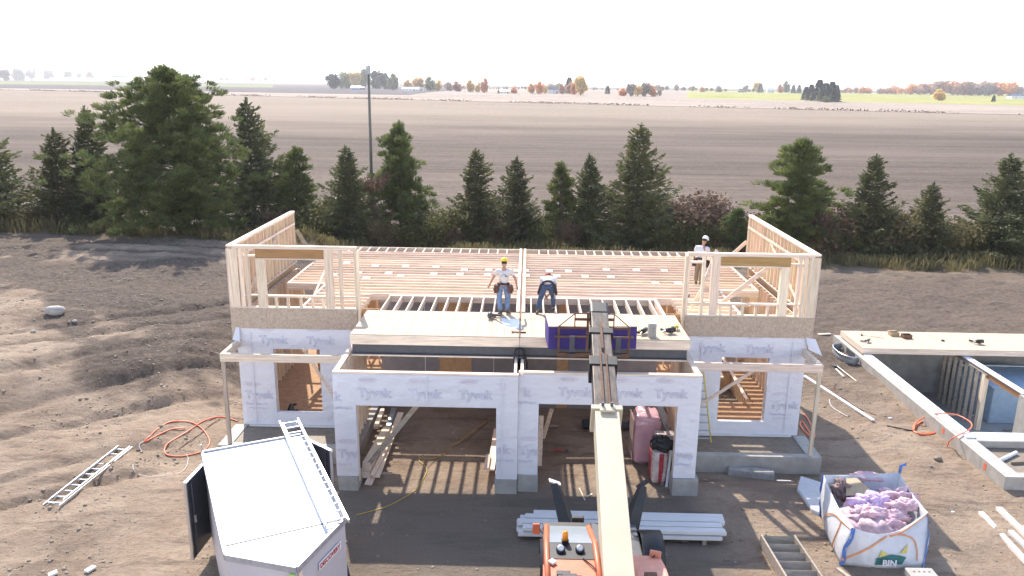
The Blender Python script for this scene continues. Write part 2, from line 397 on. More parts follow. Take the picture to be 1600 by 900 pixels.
# ploughed field
rows = N('ShaderNodeTexWave', Scale=.55, Distortion=6.0, Detail=4.0); rows.inputs['Detail Scale'].default_value = .6
mpw = N('ShaderNodeMapping', Scale=(.03, 1, 1), Rotation=(0, 0, R(-3))); L(pos, mpw.inputs[0]); L(mpw.outputs[0], rows.inputs[0]); rows.bands_direction = 'Y'
fn = noise(.22, 8, .72, (.06, 1.0, 1)); fn2 = noise(.012, 5, .6, (.5, 1.6, 1)); fn3 = noise(3.0, 3, .7, (.6, 1.2, 1))
fld = ramp(fn, .35, .65, (.075, .056, .046), (.225, .172, .14)); fld = mix(ramp(rows.outputs[0], .35, .8, (0, 0, 0), (.55, .55, .55)), fld, (.08, .058, .045))
fld = mix(ramp(fn3, .4, .75, (0, 0, 0), (.55, .55, .55)), fld, (.33, .265, .215))
fld = mix(ramp(fn2, .4, .6, (0, 0, 0), (.6, .6, .6)), fld, (.30, .235, .19))
fld = mix(math_('MULTIPLY', step(math_('ADD', math_('ADD', PY, math_('MULTIPLY', PX, -.15)), math_('MULTIPLY', noise(.02, 4, .6, (.5, 1, 1)), 160)), 255, 385), .6), fld, (.54, .425, .325))  # sheen on the distant plough rows, painted as a lighter colour
c = mix(step(PY, 60.5, 62.0), c, fld)
# the land beyond: strips of other fields, divided by straight boundaries
q1 = math_('ADD', PY, math_('MULTIPLY', PX, .386))            # ditch line
ditch = math_('MULTIPLY', math_('GREATER_THAN', q1, 470), math_('LESS_THAN', q1, 478))
stub = ramp(noise(.03, 4, .6, (.3, 1, 1)), .35, .65, (.46, .37, .30), (.58, .48, .40))
c = mix(step(q1, 470, 480), c, stub); c = mix(math_('MULTIPLY', ditch, .75), c, (.10, .075, .055))
dk = math_('MULTIPLY', math_('LESS_THAN', PX, -95), math_('GREATER_THAN', math_('ADD', PY, math_('MULTIPLY', PX, .2)), 610))
c = mix(dk, c, (.185, .16, .16))
gr = math_('MULTIPLY', math_('GREATER_THAN', math_('SUBTRACT', PX, math_('MULTIPLY', PY, .195)), 0), math_('GREATER_THAN', math_('ADD', PY, math_('MULTIPLY', PX, .42)), 700))
c = mix(gr, c, ramp(noise(.02, 3, .5), .3, .7, (.40, .42, .10), (.56, .52, .20)))
gl = math_('MULTIPLY', math_('LESS_THAN', math_('ADD', PX, math_('MULTIPLY', PY, .32)), 0), math_('GREATER_THAN', PY, 1050))
c = mix(gl, c, (.30, .33, .12))
c = mix(math_('GREATER_THAN', PY, 1500), c, (.22, .19, .15))
L(c, b.inputs['Base Color'])
bp = N('ShaderNodeBump', Strength=1.0, Distance=.16)
hb = math_('ADD', noise(4, 9, .75), math_('MULTIPLY', n3, .6)); L(hb, bp.inputs['Height'])
bp2 = N('ShaderNodeBump', Strength=1.0, Distance=.7); farh = math_('MULTIPLY', math_('ADD', math_('ADD', fn, math_('MULTIPLY', rows.outputs[0], .7)), math_('MULTIPLY', fn3, .35)), step(PY, 60, 62))
L(farh, bp2.inputs['Height']); L(bp.outputs[0], bp2.inputs['Normal']); L(bp2.outputs[0], b.inputs['Normal'])
me = raw_mesh('ground', v, f, gm)
me.polygons.foreach_set('use_smooth', [True] * len(f))
def put(name, arr):
    a = me.attributes.new(name, 'FLOAT', 'POINT'); a.data.foreach_set('value', np.clip(arr, 0, 1).astype(np.float32).ravel())
nz = fbm(GX * .25, GY * .25, 4); nz2 = fbm(GX * .8 + 5, GY * .8, 4)
edge = GY - np.maximum(27.6, 28 - .67 * (GX + 15.5)) + 5 * nz + 2.5 * nz2
wetm = sst(-1.2, 1.0, edge) * sst(-9.7, -10.4, GX) * (1 - .75 * sst(.12, .3, fbm(GX * .12 + GY * .1, GY * .5, 4)) * sst(36, 30, GY))
wetm = np.maximum(wetm, sst(27.0, 33, GY + 5 * nz + .2 * (GX - 10)) * (GX > 0) * .9) * (1 - .6 * sst(45, 50, GY + 3 * nz))
hrt = np.exp(-((GY - 42.6 + .04 * GX) / .35) ** 2) + np.exp(-((GY - 44.6 + .04 * GX) / .35) ** 2)
strip = sst(40.5, 42, GY + nz) * sst(47, 45, GY + nz) * sst(-15, -19, GX)  # dry sunny patches, their brightness put into the soil colour
wetm = np.maximum(wetm * (1 - .85 * strip * sst(-.05, .1, nz + .1)), hrt * (GX < -11))
put('wet', wetm + (nz2 > .33) * .25 * (GY < 50))
put('gravel', sst(-6.8, -5.5, GX + nz) * sst(5.6, 4.6, GX + nz) * sst(20.8, 19.9, GY + .4 * nz))
put('grass', sst(47, 50, GY + 3 * nz) * (1 - sst(60.5, 61.5, GY)))
g = bpy.data.objects.new('ground', me); COL.objects.link(g); struct(g)

# ------------------------------------------------------------------ the semi-detached house under construction
F = 3.9                            # top of the upper floor
HY = 24.1                          # front face of the house wall
house = thing('unfinished_house', 'wood framed semi-detached house under construction, open upper floor, white wrapped front with two garage bays', 'house', (-.16, 24.1, -.75))
mir = lambda x, s: x if s < 0 else -.33 - x     # left-half x -> either half
def bx(name, m, x0, x1, y0, y1, z0, z1, parent=house, s=-1, bevel=0):
    a, c = sorted((mir(x0, s), mir(x1, s)))
    return box1(name, m, parent, a, c, y0, y1, z0, z1, bevel=bevel)
LX, LY, LZ = M['lumber_x'], M['lumber_y'], M['lumber_z']
def wavy_wall(name, mat_, poly_rects, y, th, parent, amp=.03, s=-1):
    """house wrap: panels split into a fine grid and slightly rippled"""
    mb = MB()
    for (x0, x1, z0, z1) in poly_rects:
        x0, x1 = sorted((mir(x0, s), mir(x1, s)))
        nx_ = max(2, int((x1 - x0) / .12)); nz_ = max(2, int((z1 - z0) / .12))
        P = []
        for j in range(nz_ + 1):
            for i_ in range(nx_ + 1):
                xx = x0 + (x1 - x0) * i_ / nx_; zz = z0 + (z1 - z0) * j / nz_
                d = amp * float(fbm(xx * 1.3 + zz * .9 + 3, zz * 3.1 - xx * .5, 3)) if 0 < i_ < nx_ and 0 < j < nz_ else 0
                P.append((xx, y - .004 - abs(d) * 1.2, zz))
        fs = [(j * (nx_ + 1) + i_, j * (nx_ + 1) + i_ + 1, (j + 1) * (nx_ + 1) + i_ + 1, (j + 1) * (nx_ + 1) + i_) for j in range(nz_) for i_ in range(nx_)]
        mb.add(P, fs)
        mb.box(x0, x1, y, y + th, z0, z1)
    return mb.build(name, mat_, parent)
def text_mesh(txt, size, outline, material, name='lettering', th=.004, bold=0):
    cu = bpy.data.curves.new('lettering', 'FONT'); cu.body = txt; cu.size = size; cu.align_x = 'LEFT'
    cu.offset = bold
    if outline: cu.fill_mode = 'NONE'; cu.bevel_depth = outline; cu.bevel_resolution = 0
    else: cu.extrude = th / 2
    cu.resolution_u = 3
    o = bpy.data.objects.new('tmp', cu); COL.objects.link(o); dg = bpy.context.evaluated_depsgraph_get()
    me_ = bpy.data.meshes.new_from_object(o.evaluated_get(dg)); bpy.data.objects.remove(o); me_.name = name
    me_.materials.clear(); me_.materials.append(material); return me_
def world_of(p):
    o = Vector((0, 0, 0))
    while p is not None: o += p.location; p = p.parent
    return o
def place_text(me_, parent, loc, X=(1, 0, 0), Z=(0, 0, 1), name='lettering'):
    o = bpy.data.objects.new(name, me_); COL.objects.link(o); X = Vector(X).normalized(); Z = Vector(Z).normalized(); n = X.cross(Z)
    m_ = Matrix((X, Z, n)).transposed().to_4x4(); m_.translation = Vector(loc) - world_of(parent); o.parent = parent; o.matrix_local = m_; return o
T_TYV = text_mesh('Tyvek', .37, .005, M['ink_blue'], bold=.006); T_TYV2 = text_mesh('Tyv', .37, .005, M['ink_blue'], bold=.006)
T_SUB = text_mesh('DrainWrap.CA', .115, None, M['ink_blue']); T_SUBS = text_mesh('DrainW', .115, None, M['ink_blue'])
T_SUB2 = text_mesh('for use under stucco', .07, None, M['ink_blue'])
T_OVAL = text_mesh('DUPONT', .085, None, M['ink_red'])
def logo(parent, x, z, y, sub=False):
    place_text(T_TYV2 if sub == 2 else T_TYV, parent, (x, y - .022, z))
    mb = MB(); P = [(x + .27 + .25 * math.cos(a), y - .02, z + .50 + .07 * math.sin(a)) for a in [k * math.pi / 10 for k in range(20)]]
    Q = [(x + .27 + .235 * math.cos(a), y - .02, z + .50 + .057 * math.sin(a)) for a in [k * math.pi / 10 for k in range(20)]]
    mb.add(P + Q, [(k, (k + 1) % 20, 20 + (k + 1) % 20, 20 + k) for k in range(20)])
    mb.build('logo_oval', M['ink_red'], parent)
    place_text(T_OVAL, parent, (x + .08, y - .022, z + .47))
    if sub:
        place_text(T_SUBS if sub == 2 else T_SUB, parent, (x, y - .022, z - .24))
        if sub != 2: place_text(T_SUB2, parent, (x + .1, y - .022, z - .37))

for s in (-1, 1):
    # lower front wall with its window opening, wrapped
    wl = wavy_wall('wrapped_wall', M['wrap'], [(-9.42, -8.27, -.18, 3.22), (-6.73, -5.3, -.18, 3.22), (-8.27, -6.73, -.18, .27), (-8.27, -6.73, 2.52, 3.22)], HY, .15, house, s=s)
    xa = mir(-8.2, s) if s < 0 else mir(-8.2, s) - .9
    for k, dx in enumerate((-.0, 1.55)):
        if s < 0: logo(wl, -8.68 + dx, 2.72, HY)
        else: logo(wl, 5.55 + dx, 2.72, HY)
    logo(wl, -9.28 if s < 0 else 8.1, .78, HY, True)
    # skirt of wrap flapping over the porch beam
    # OSB band
    mb = MB(); mb.box(*sorted((mir(-9.56, s), mir(-8.4, s))), HY - .03, HY, 3.22, F); mb.box(*sorted((mir(-8.394, s), mir(-5.44, s))), HY - .03, HY, 3.22, F)
    mb.box(*sorted((mir(-9.56, s), mir(-9.42, s))), HY - .03, HY, 2.86, 3.22)
    mb.build('osb_band', M['osb'], house)
    # window jamb wrap and rough sill inside
    fr = MB(); a, c = sorted((mir(-8.27, s), mir(-6.73, s)))
    fr.box(a + .002, a + .03, HY + .15, HY + .19, .27, 2.52); fr.box(c - .03, c - .002, HY + .15, HY + .19, .27, 2.52); fr.build('window_frame', LZ, house)
    # lower side walls and rear walls
    sy1 = 31.1 if s < 0 else 31.9
    bx('side_wall', M['osb_warm'], -9.4, -9.38, HY + .16, 31.0, -.6, 3.6, s=s)
    bx('side_wall_wrap', M['wrap'], -9.43, -9.404, HY + .155, 31.0, -.7, 3.6, s=s)
    bx('rear_wall', M['osb_warm'], -9.4, -.35, 33.96, 34.0, -.6, 3.62, s=s)
    for k in range(17):
        yy = HY + .3 + k * .406
        bx('wall_stud', LZ, -9.38, -9.24, yy, yy + .04, 0, 3.6, s=s)
    bx('rear_side_wall', M['osb_warm'], -8.75, -8.72, 31.0, 33.95, -.6, 3.62, s=s)
    # main floor
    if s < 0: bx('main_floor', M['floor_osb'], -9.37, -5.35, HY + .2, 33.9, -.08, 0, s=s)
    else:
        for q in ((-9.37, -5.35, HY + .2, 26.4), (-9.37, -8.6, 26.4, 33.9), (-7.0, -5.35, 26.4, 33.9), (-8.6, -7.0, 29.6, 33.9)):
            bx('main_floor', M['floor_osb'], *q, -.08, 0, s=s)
        bx('stairwell_wall', M['osb_warm'], -8.62, -8.6, 26.4, 29.6, -2.4, -.1, s=s)
        bx('stairwell_wall', M['osb_warm'], -8.6, -7.0, 29.6, 29.62, -2.4, -.1, s=s)
        bx('stairwell_floor', M['concrete'], -8.6, -7.0, 26.4, 29.6, -2.45, -2.4, s=s)
    # interior partition of studs by the window
    for k in range(8):
        xx = -8.9 + k * .42
        if s > 0 and xx < -7.0 and xx > -8.7: continue
        bx('partition_stud', LZ, xx, xx + .04, 29.9, 30.04, 0, 3.6, s=s)
    bx('partition_plate', LX, -9.2, -5.5, 29.9, 30.04, 2.6, 2.64, s=s)
    # ---- upper side wall
    uy = 31.05 if s < 0 else 31.88
    bx('upper_side_sheathing', M['osb_warm'], -9.56, -9.545, HY + .002, uy, 3.2, 5.86, s=s)
    bx('side_wrap', M['wrap'], -9.575, -9.562, HY + .01, uy - .02, 3.1, 5.83, s=s)
    bx('side_top_plate', LY, -9.56, -9.38, HY + .16, uy, 5.90, 5.96, s=s)
    bx('side_top_plate', LY, -9.55, -9.40, HY + .16, uy, 5.855, 5.898, s=s)
    bx('side_bottom_plate', LY, -9.543, -9.40, HY + .16, uy, F - .04, F, s=s)
    n = int((uy - HY - .3) / .406) + 1
    for k in range(n + 1):
        yy = min(HY + .3 + k * .406, uy - .042)
        bx('side_stud', LZ, -9.543, -9.405, yy, yy + .04, F + .002, 5.853, s=s)
    bx('side_wall_rail', LY, -9.404, -9.385, HY + .3, uy - .05, 5.42, 5.51, s=s)
    mb = MB(); x_ = mir(-9.392, s)
    mb.beam((x_, HY + 1.0, 4.0), (x_, HY + 4.6, 5.4), .018, .09, up=(1, 0, 0)); mb.build('diagonal_brace', LY, house)
    # ---- upper front wall
    bx('front_top_plate', LX, -9.56, -5.40, HY, HY + .15, 5.905, 5.96, s=s)
    bx('front_top_plate', LX, -9.37, -5.42, HY + .002, HY + .148, 5.855, 5.903, s=s)
    bx('front_bottom_plate', LX, -9.54, -5.43, HY, HY + .15, F, F + .04, s=s)
    ST = [(-9.555, -9.22), (-9.18, -9.05), (-8.98, -8.90), (-8.64, -8.36), (-6.44, -6.18), (-5.98, -5.89), (-5.49, -5.43)]
    for a, c in ST:
        bx('front_stud', LZ, a, c, HY + .003, HY + .147, F + .042, 5.853 if (a, c) != (-8.64, -8.36) else 5.55, s=s)
    bx('window_header', M['lvl'], -8.64, -6.445, HY + .03, HY + .12, 5.56, 5.85, s=s)
    bx('front_rail', LX, -8.355, -6.445, HY + .005, HY + .145, 4.27, 4.33, s=s)
    bx('front_rail', LX, -8.355, -6.445, HY + .005, HY + .145, 5.515, 5.555, s=s)
    bx('front_rail', LX, -6.175, -5.5, HY + .02, HY + .12, 4.28, 4.33, s=s)
    bx('front_rail', LX, -9.05, -8.65, HY + .02, HY + .12, 4.30, 4.34, s=s)
    bx('front_rail', LX, -9.215, -8.65, HY + .02, HY + .12, 5.60, 5.65, s=s)
    if s > 0: bx('front_rail', LX, -5.895, -5.5, HY + .02, HY + .13, 5.62, 5.68, s=s)
    for xx in (-8.1, -7.72, -7.3, -6.92, -6.58): bx('cripple_stud', LZ, xx, xx + .07, HY + .01, HY + .14, F + .042, 4.268, s=s)
    # end stud standing beside the deck, running down past it
    bx('end_stud', LZ, -5.425, -5.34, HY + .01, HY + .14, 3.3, 5.85, s=s)
    bx('trimmer_panel', M['osb_warm'], -5.335, -4.75, HY + .3, HY + .33, 3.1, 3.86, s=s)
    # side wall of the garage
    gy0 = 20.1 if s < 0 else 20.25
    gx = -5.30 if s < 0 else -.33 - 4.89
    bx('garage_side_wrap', M['wrap'], gx, gx + .02, gy0, HY - .01, .14, 3.24, s=s)
    for k in range(10):
        yy = gy0 + .2 + k * .406
        bx('garage_stud', LZ, gx + .022, gx + .14, yy, yy + .04, .18, 3.18, s=s)
    bx('garage_plate', LY, gx, gx + .15, gy0 + .15, HY + .1, 3.243, 3.30, s=s)
    bx('garage_foundation', M['concrete'], gx + .01, gx + .25, gy0 + .45, HY + 2, -1.0, .13, s=s)

# diagonal braces standing on the upper floor
for (a, c, w_) in [((460, 330), (470, 384), .0)]: pass
def plank(name, p, q, w_=.09, h_=.038, m=None, parent=house, up=(0, 1, 0)):
    return MB().beam(p, q, w_, h_, up=up).build(name, m or LX, parent)
plank('wall_brace', (7.98, HY + .3, 5.7), (6.1, HY + .6, F + .02), .14, .04, LX)
plank('wall_brace', (6.75, HY + 3.2, 5.4), (5.9, HY + 1.9, F), .12, .04, LX)
plank('wall_brace', (5.72, HY + .2, 4.95), (5.38, HY + .55, F + .05), .10, .04, LX)
plank('wall_brace', (-9.3, 30.9, 5.2), (-8.7, 31.2, 3.9), .14, .04, M['lumber_grey'])
plank('wall_brace', (-6.95, HY + 3.0, 5.05), (-7.15, HY + .9, F + .03), .07, .04, LX)
plank('wall_brace', (9.0, 31.6, 4.9), (8.5, 31.8, 4.3), .14, .04, M['lumber_y'])

# upper floor joists, running left to right
JY = [26.17 + .408 * k for k in range(18)]
for s in (-1, 1):
    for k, y in enumerate(JY):
        x0 = -7.25 if y < 27.5 else -8.65
        bx('floor_joist', LX, x0, -.31, y, y + .042, F - .245, F - .006, s=s)
    for k in range(5):
        y = HY + .28 + .408 * k
        bx('floor_joist', LX, -7.25, -5.36, y, y + .042, F - .245, F - .006, s=s)
    bx('trimmer_joist', LY, -7.34, -7.255, HY + .16, 27.6, F - .245, F, s=s)
    bx('trimmer_joist', LX, -8.73, -7.35, 27.42, 27.55, F - .245, F, s=s)
    bx('trimmer_joist', LY, -8.74, -8.655, 27.56, 34.0, F - .245, F, s=s)
    bx('rim_joist', LX, -8.65, -.31, 34.03, 34.08, F - .245, F + .004, s=s)
    bx('edge_strip', LX, -7.2, -5.4, HY + .16, HY + .26, F - .04, F, s=s)
    k = 0; x = -8.2
    while x < -.6:
        bx('joist_block', LY, x, x + .045, JY[-1] + .045, 34.028, F - .235, F - .004, s=s); x += .406
# party wall: two plates with a dark gap
for x0, x1 in ((-.305, -.205), (-.125, -.025)):
    box1('party_plate', LY, house, x0, x1, 24.1, 34.0, F - .0, F + .05)
    box1('party_plate', LY, house, x0 + .01, x1 - .01, 20.2, 21.55, 3.24, 3.30)
    box1('party_wall', M['osb_warm'], house, x0 + .01, x1 - .01, 20.45, 33.9, -.3, F - .002 if False else 3.2)
box1('party_strap', M['rust'], house, -.185, -.145, 21.5, 34.0, F + .005, F + .03)
# scattered solid blocks between joists (bright squares)
for (px_, py_) in [(682, 415), (726, 419.5), (764, 420), (808, 421), (821, 421), (858, 422), (888, 422), (678, 426.5), (719, 427), (762, 428), (806, 429), (822, 429), (870, 430), (914, 430.5), (954, 431), (947, 420), (994, 421), (1038, 422), (1024, 441), (1060, 442), (540, 412), (588, 413), (635, 414), (560, 425), (608, 425), (574, 432), (625, 432), (520, 430)]:
    p = at_z(px_, py_, F); k = min(range(17), key=lambda q: abs(JY[q] + .2 - p.y)); y = JY[k]
    box1('bridging_block', LY, house, p.x - .13, p.x + .13, y + .044, y + .406, F - .05, F + .002)

# front deck: joists running front to back, subfloor panels, rim, steel beam
for k in range(24):
    x = -4.72 + .4064 * k
    if x > 4.6: break
    if abs(x + .16) < .15: continue
    box1('deck_joist', LY, house, x, x + .042, 21.66, 26.165, F - .26, F - .022)
box1('deck_joist', LY, house, 4.42, 4.50, 24.12, 26.165, F - .26, F - .0)
box1('header_joist', LX, house, -4.75, 4.5, 26.02, 26.165, F - .245, F - .03)
panels = [(-5.11, -3.4), (-3.394, -.96), (-.954, -.19), (-.14, 1.47), (1.476, 3.3), (3.306, 4.78)]
for x0, x1 in panels:
    box1('subfloor_panel', M['subfloor'], house, x0, x1, 21.6, 22.86, F - .02, F)
for x0, x1 in [(-5.11, -2.2), (-2.194, -.19), (-.14, 2.6), (2.606, 4.78)]:
    box1('subfloor_panel', M['subfloor'], house, x0, x1, 22.866, 24.1, F - .021, F - .001)
# chalk lines and nail rows on the deck
mb = MB()
for k in range(24):
    x = -4.70 + .4064 * k
    if x > 4.6 or abs(x + .16) < .15: continue
    mb.box(x + .008, x + .026, 21.66, 24.0, F + .0008, F + .0018)
for yy in (22.2, 23.4): mb.box(-5.1, 4.75, yy, yy + .012, F + .0022, F + .003)
M['chalk'] = mat('chalk', (.30, .22, .18), var=.2)
mb.build('chalk_line', M['chalk'], house)
box1('deck_rim', M['lumber_x'], house, -5.11, -.17, 21.57, 21.655, F - .30, F - .024)
box1('deck_rim', M['lumber_x'], house, -.16, 4.78, 21.57, 21.655, F - .30, F - .024)
box1('deck_side_rim', LY, house, -5.11, -5.07, 21.66, 24.08, F - .26, F - .024)
box1('deck_side_rim', LY, house, 4.74, 4.78, 21.66, 24.08, F - .26, F - .024)
mb = MB(); mb.box(-5.1, 4.74, 21.66, 21.86, 3.56, 3.575); mb.box(-5.1, 4.74, 21.66, 21.86, 3.27, 3.285); mb.box(-5.1, 4.74, 21.75, 21.765, 3.286, 3.559); mb.build('steel_beam', M['steel_grey'], house)
box1('beam_nailer', LX, house, -5.1, 4.74, 21.63, 21.87, 3.225, 3.265)
# inner garage wall, grey board with writing, and door openings
wall_rects = [(-5.1, -3.05), (-1.9, -.31), (-.02, 1.15), (1.55, 4.68)]
ib = MB()
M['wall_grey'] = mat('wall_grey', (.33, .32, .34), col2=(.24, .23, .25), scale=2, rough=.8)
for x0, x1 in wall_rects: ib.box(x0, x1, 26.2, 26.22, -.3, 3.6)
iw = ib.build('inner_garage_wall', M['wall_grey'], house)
for x0, x1 in ((-3.045, -1.905), (1.155, 1.545)): box1('inner_wall_panel', M['osb_warm'], house, x0, x1, 26.24, 26.26, -.3, 3.6)
for x_, z0_, z1_, y_ in ((-2.72, 2.32, 3.2, 20.06), (2.2, 2.42, 3.25, 20.21), (-.62, .2, 3.2, 20.06), (-9.0, -.1, 3.1, HY - .04), (8.62, -.1, 3.1, HY - .04), (5.7, -.1, 3.1, HY - .04)):
    box1('seam_tape', M['tape'], house, x_, x_ + .05, y_ - .004, y_, z0_, z1_)
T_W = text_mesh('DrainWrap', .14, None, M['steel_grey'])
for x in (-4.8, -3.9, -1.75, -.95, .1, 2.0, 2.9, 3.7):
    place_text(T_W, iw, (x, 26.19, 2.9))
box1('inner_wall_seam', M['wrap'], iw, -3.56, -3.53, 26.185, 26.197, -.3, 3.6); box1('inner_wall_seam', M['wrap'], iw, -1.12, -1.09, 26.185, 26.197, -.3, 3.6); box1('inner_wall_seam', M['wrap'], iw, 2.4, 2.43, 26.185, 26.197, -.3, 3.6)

# garage fronts
def garage_front(x0, x1, d0, d1, y, zt, zb, dt, logos):
    g_ = wavy_wall('garage_front_wrap', M['wrap'], [(x0, d0, zb, dt), (d1, x1, zb, dt), (x0, x1, dt, zt - .06)], y, .14, house)
    box1('garage_top_plate', LX, house, x0, x1, y, y + .145, zt - .055, zt)
    box1('door_trim', LZ, house, d0 - .03, d0 - .001, y + .142, y + .25, -.1, dt); box1('door_trim', LZ, house, d1 + .001, d1 + .03, y + .142, y + .25, -.1, dt)
    for (lx, lz, sb) in logos: logo(g_, lx, lz, y, sb)
    return g_
garage_front(-5.30, -.165, -4.68, -.77, 20.1, 3.30, .14, 2.31, [(-4.6, 2.58, False), (-3.2, 2.58, False), (-1.8, 2.58, False), (-5.24, .72, 2)])
garage_front(-.16, 4.89, .41, 4.27, 20.25, 3.33, .22, 2.40, [(.95, 2.66, False), (2.35, 2.66, False), (3.6, 2.66, False), (-.12, .85, 2)])
gfw = [o for o in house.children if o.name.startswith('garage_front_wrap')]
T_VEK = text_mesh('yve', .37, .005, M['ink_blue'], bold=.006); T_K = text_mesh('k', .37, .005, M['ink_blue'], bold=.006)
T_EK = text_mesh('ek', .37, .005, M['ink_blue'], bold=.006); T_DW = text_mesh('inWrap.C', .12, None, M['ink_blue'])
place_text(T_K, gfw[0], (-5.27, 20.07, 2.45)); place_text(T_DW, gfw[0], (-5.27, 20.07, 2.2)); place_text(T_EK, gfw[0], (-.75, 20.07, .95)); place_text(T_DW, gfw[0], (-.75, 20.07, .7))
place_text(T_K, gfw[1], (-.02, 20.22, 2.62)); place_text(T_DW, gfw[1], (-.12, 20.22, 2.4)); place_text(T_VEK, gfw[1], (4.29, 20.22, .82)); place_text(T_DW, gfw[1], (4.3, 20.22, .62))
box1('garage_pier', M['concrete'], house, -5.26, -4.70, 20.06, 20.6, -.9, .135, bevel=.01)
box1('garage_pier', M['concrete'], house, -.80, -.17, 20.05, 20.6, -.9, .135, bevel=.01)
box1('garage_pier', M['concrete'], house, -.155, .43, 20.2, 20.7, -.9, .215, bevel=.01)
box1('garage_pier', M['concrete'], house, 4.25, 4.98, 20.15, 20.7, -.9, .215, bevel=.01)
# porches: concrete kerb filled with earth, one post and three beams each
for s in (-1, 1):
    e = -9.70 if s < 0 else -9.68
    pm = MB()
    pm.box(*sorted((mir(e, s), mir(-5.2, s))), 22.5, 22.75, -1.2, -.18); pm.box(*sorted((mir(e, s), mir(e + .42, s))), 22.752, HY - .01, -1.2, -.182)
    pm.build('porch_kerb', M['concrete_light'], house, bevel=.012)
    bx('porch_fill', M['dirt_grey'], e + .43, -5.2, 22.76, HY - .01, -1.0, -.215, s=s)
    bx('porch_sill', M['white_wood'], -9.2, -5.6, HY - .12, HY - .012, -.2, -.16, s=s)
    bx('foundation_wall', M['concrete_light'], -9.42, -5.3, HY, HY + .2, -1.0, -.185, s=s)
    bx('foundation_wall', M['concrete_light'], -9.44, -9.2, HY + .21, 33.9, -1.2, -.61, s=s)
    bx('porch_beam', LX, -9.42, -5.24, 22.6, 22.72, 2.60, 2.85, s=s)
    bx('porch_beam', LY, -9.42, -9.30, 22.722, HY - .04, 2.61, 2.85, s=s)
    bx('porch_post', M['lumber_post'], -9.41, -9.30, 22.615, 22.705, -.18, 2.598, s=s)
plank('porch_brace', (-7.0, 23.2, 2.85), (-6.15, 23.9, .75), .09, .04, LX)
plank('porch_brace', (7.1, 22.75, 2.62), (5.6, 23.75, .9), .10, .04, LX)
# loose flap of wrap at the right corner
mb = MB(); mb.add([(9.0, HY - .05, 3.25), (9.32, HY - .05, 3.2), (9.5, HY - .3, 2.72), (9.1, HY - .15, 2.88)], [(0, 1, 2, 3)]); mb.build('wrap_flap', M['wrap'], house)
mb = MB(); mb.add([(-9.42, HY - .04, 3.25), (-9.3, HY - .04, 3.25), (-9.25, HY - .25, 2.80), (-9.5, HY - .2, 2.88)], [(0, 1, 2, 3)]); mb.build('wrap_flap', M['wrap'], house)

# ------------------------------------------------------------------ vegetation
def unit(n):
    a = rng.normal(size=(n, 3)); return a / np.linalg.norm(a, axis=1)[:, None]
def quads(c, d, w_, l_, jit=.5):
    """narrow leaf-like quads at c pointing along d"""
    n = len(c); s_ = np.cross(d, unit(n)); s_ /= np.linalg.norm(s_, axis=1)[:, None] + 1e-9
    w_ = (w_ * (1 + jit * (rng.random(n) - .5)))[:, None] * s_; l_ = (l_ * (1 + jit * (rng.random(n) - .5)))[:, None] * d
    v_ = np.stack([c - w_ * .4, c + w_ * .4, c + l_ + w_ * .5, c + l_ - w_ * .5], 1).reshape(-1, 3)
    return v_, np.arange(4 * n).reshape(n, 4)
def trunk_mesh(name, pts, r, mat_, limbs=()):
    mb = MB(); mb.tube(pts, r, 7)
    for p, q, r_ in limbs: mb.tube([p, (Vector(p) + Vector(q)) / 2 + Vector((0, 0, .05)), q], [r_, r_ * .7, r_ * .3], 4)
    me_ = bpy.data.meshes.new(name); me_.from_pydata([tuple(a) for a in mb.v], [], mb.f); me_.materials.append(mat_); return me_
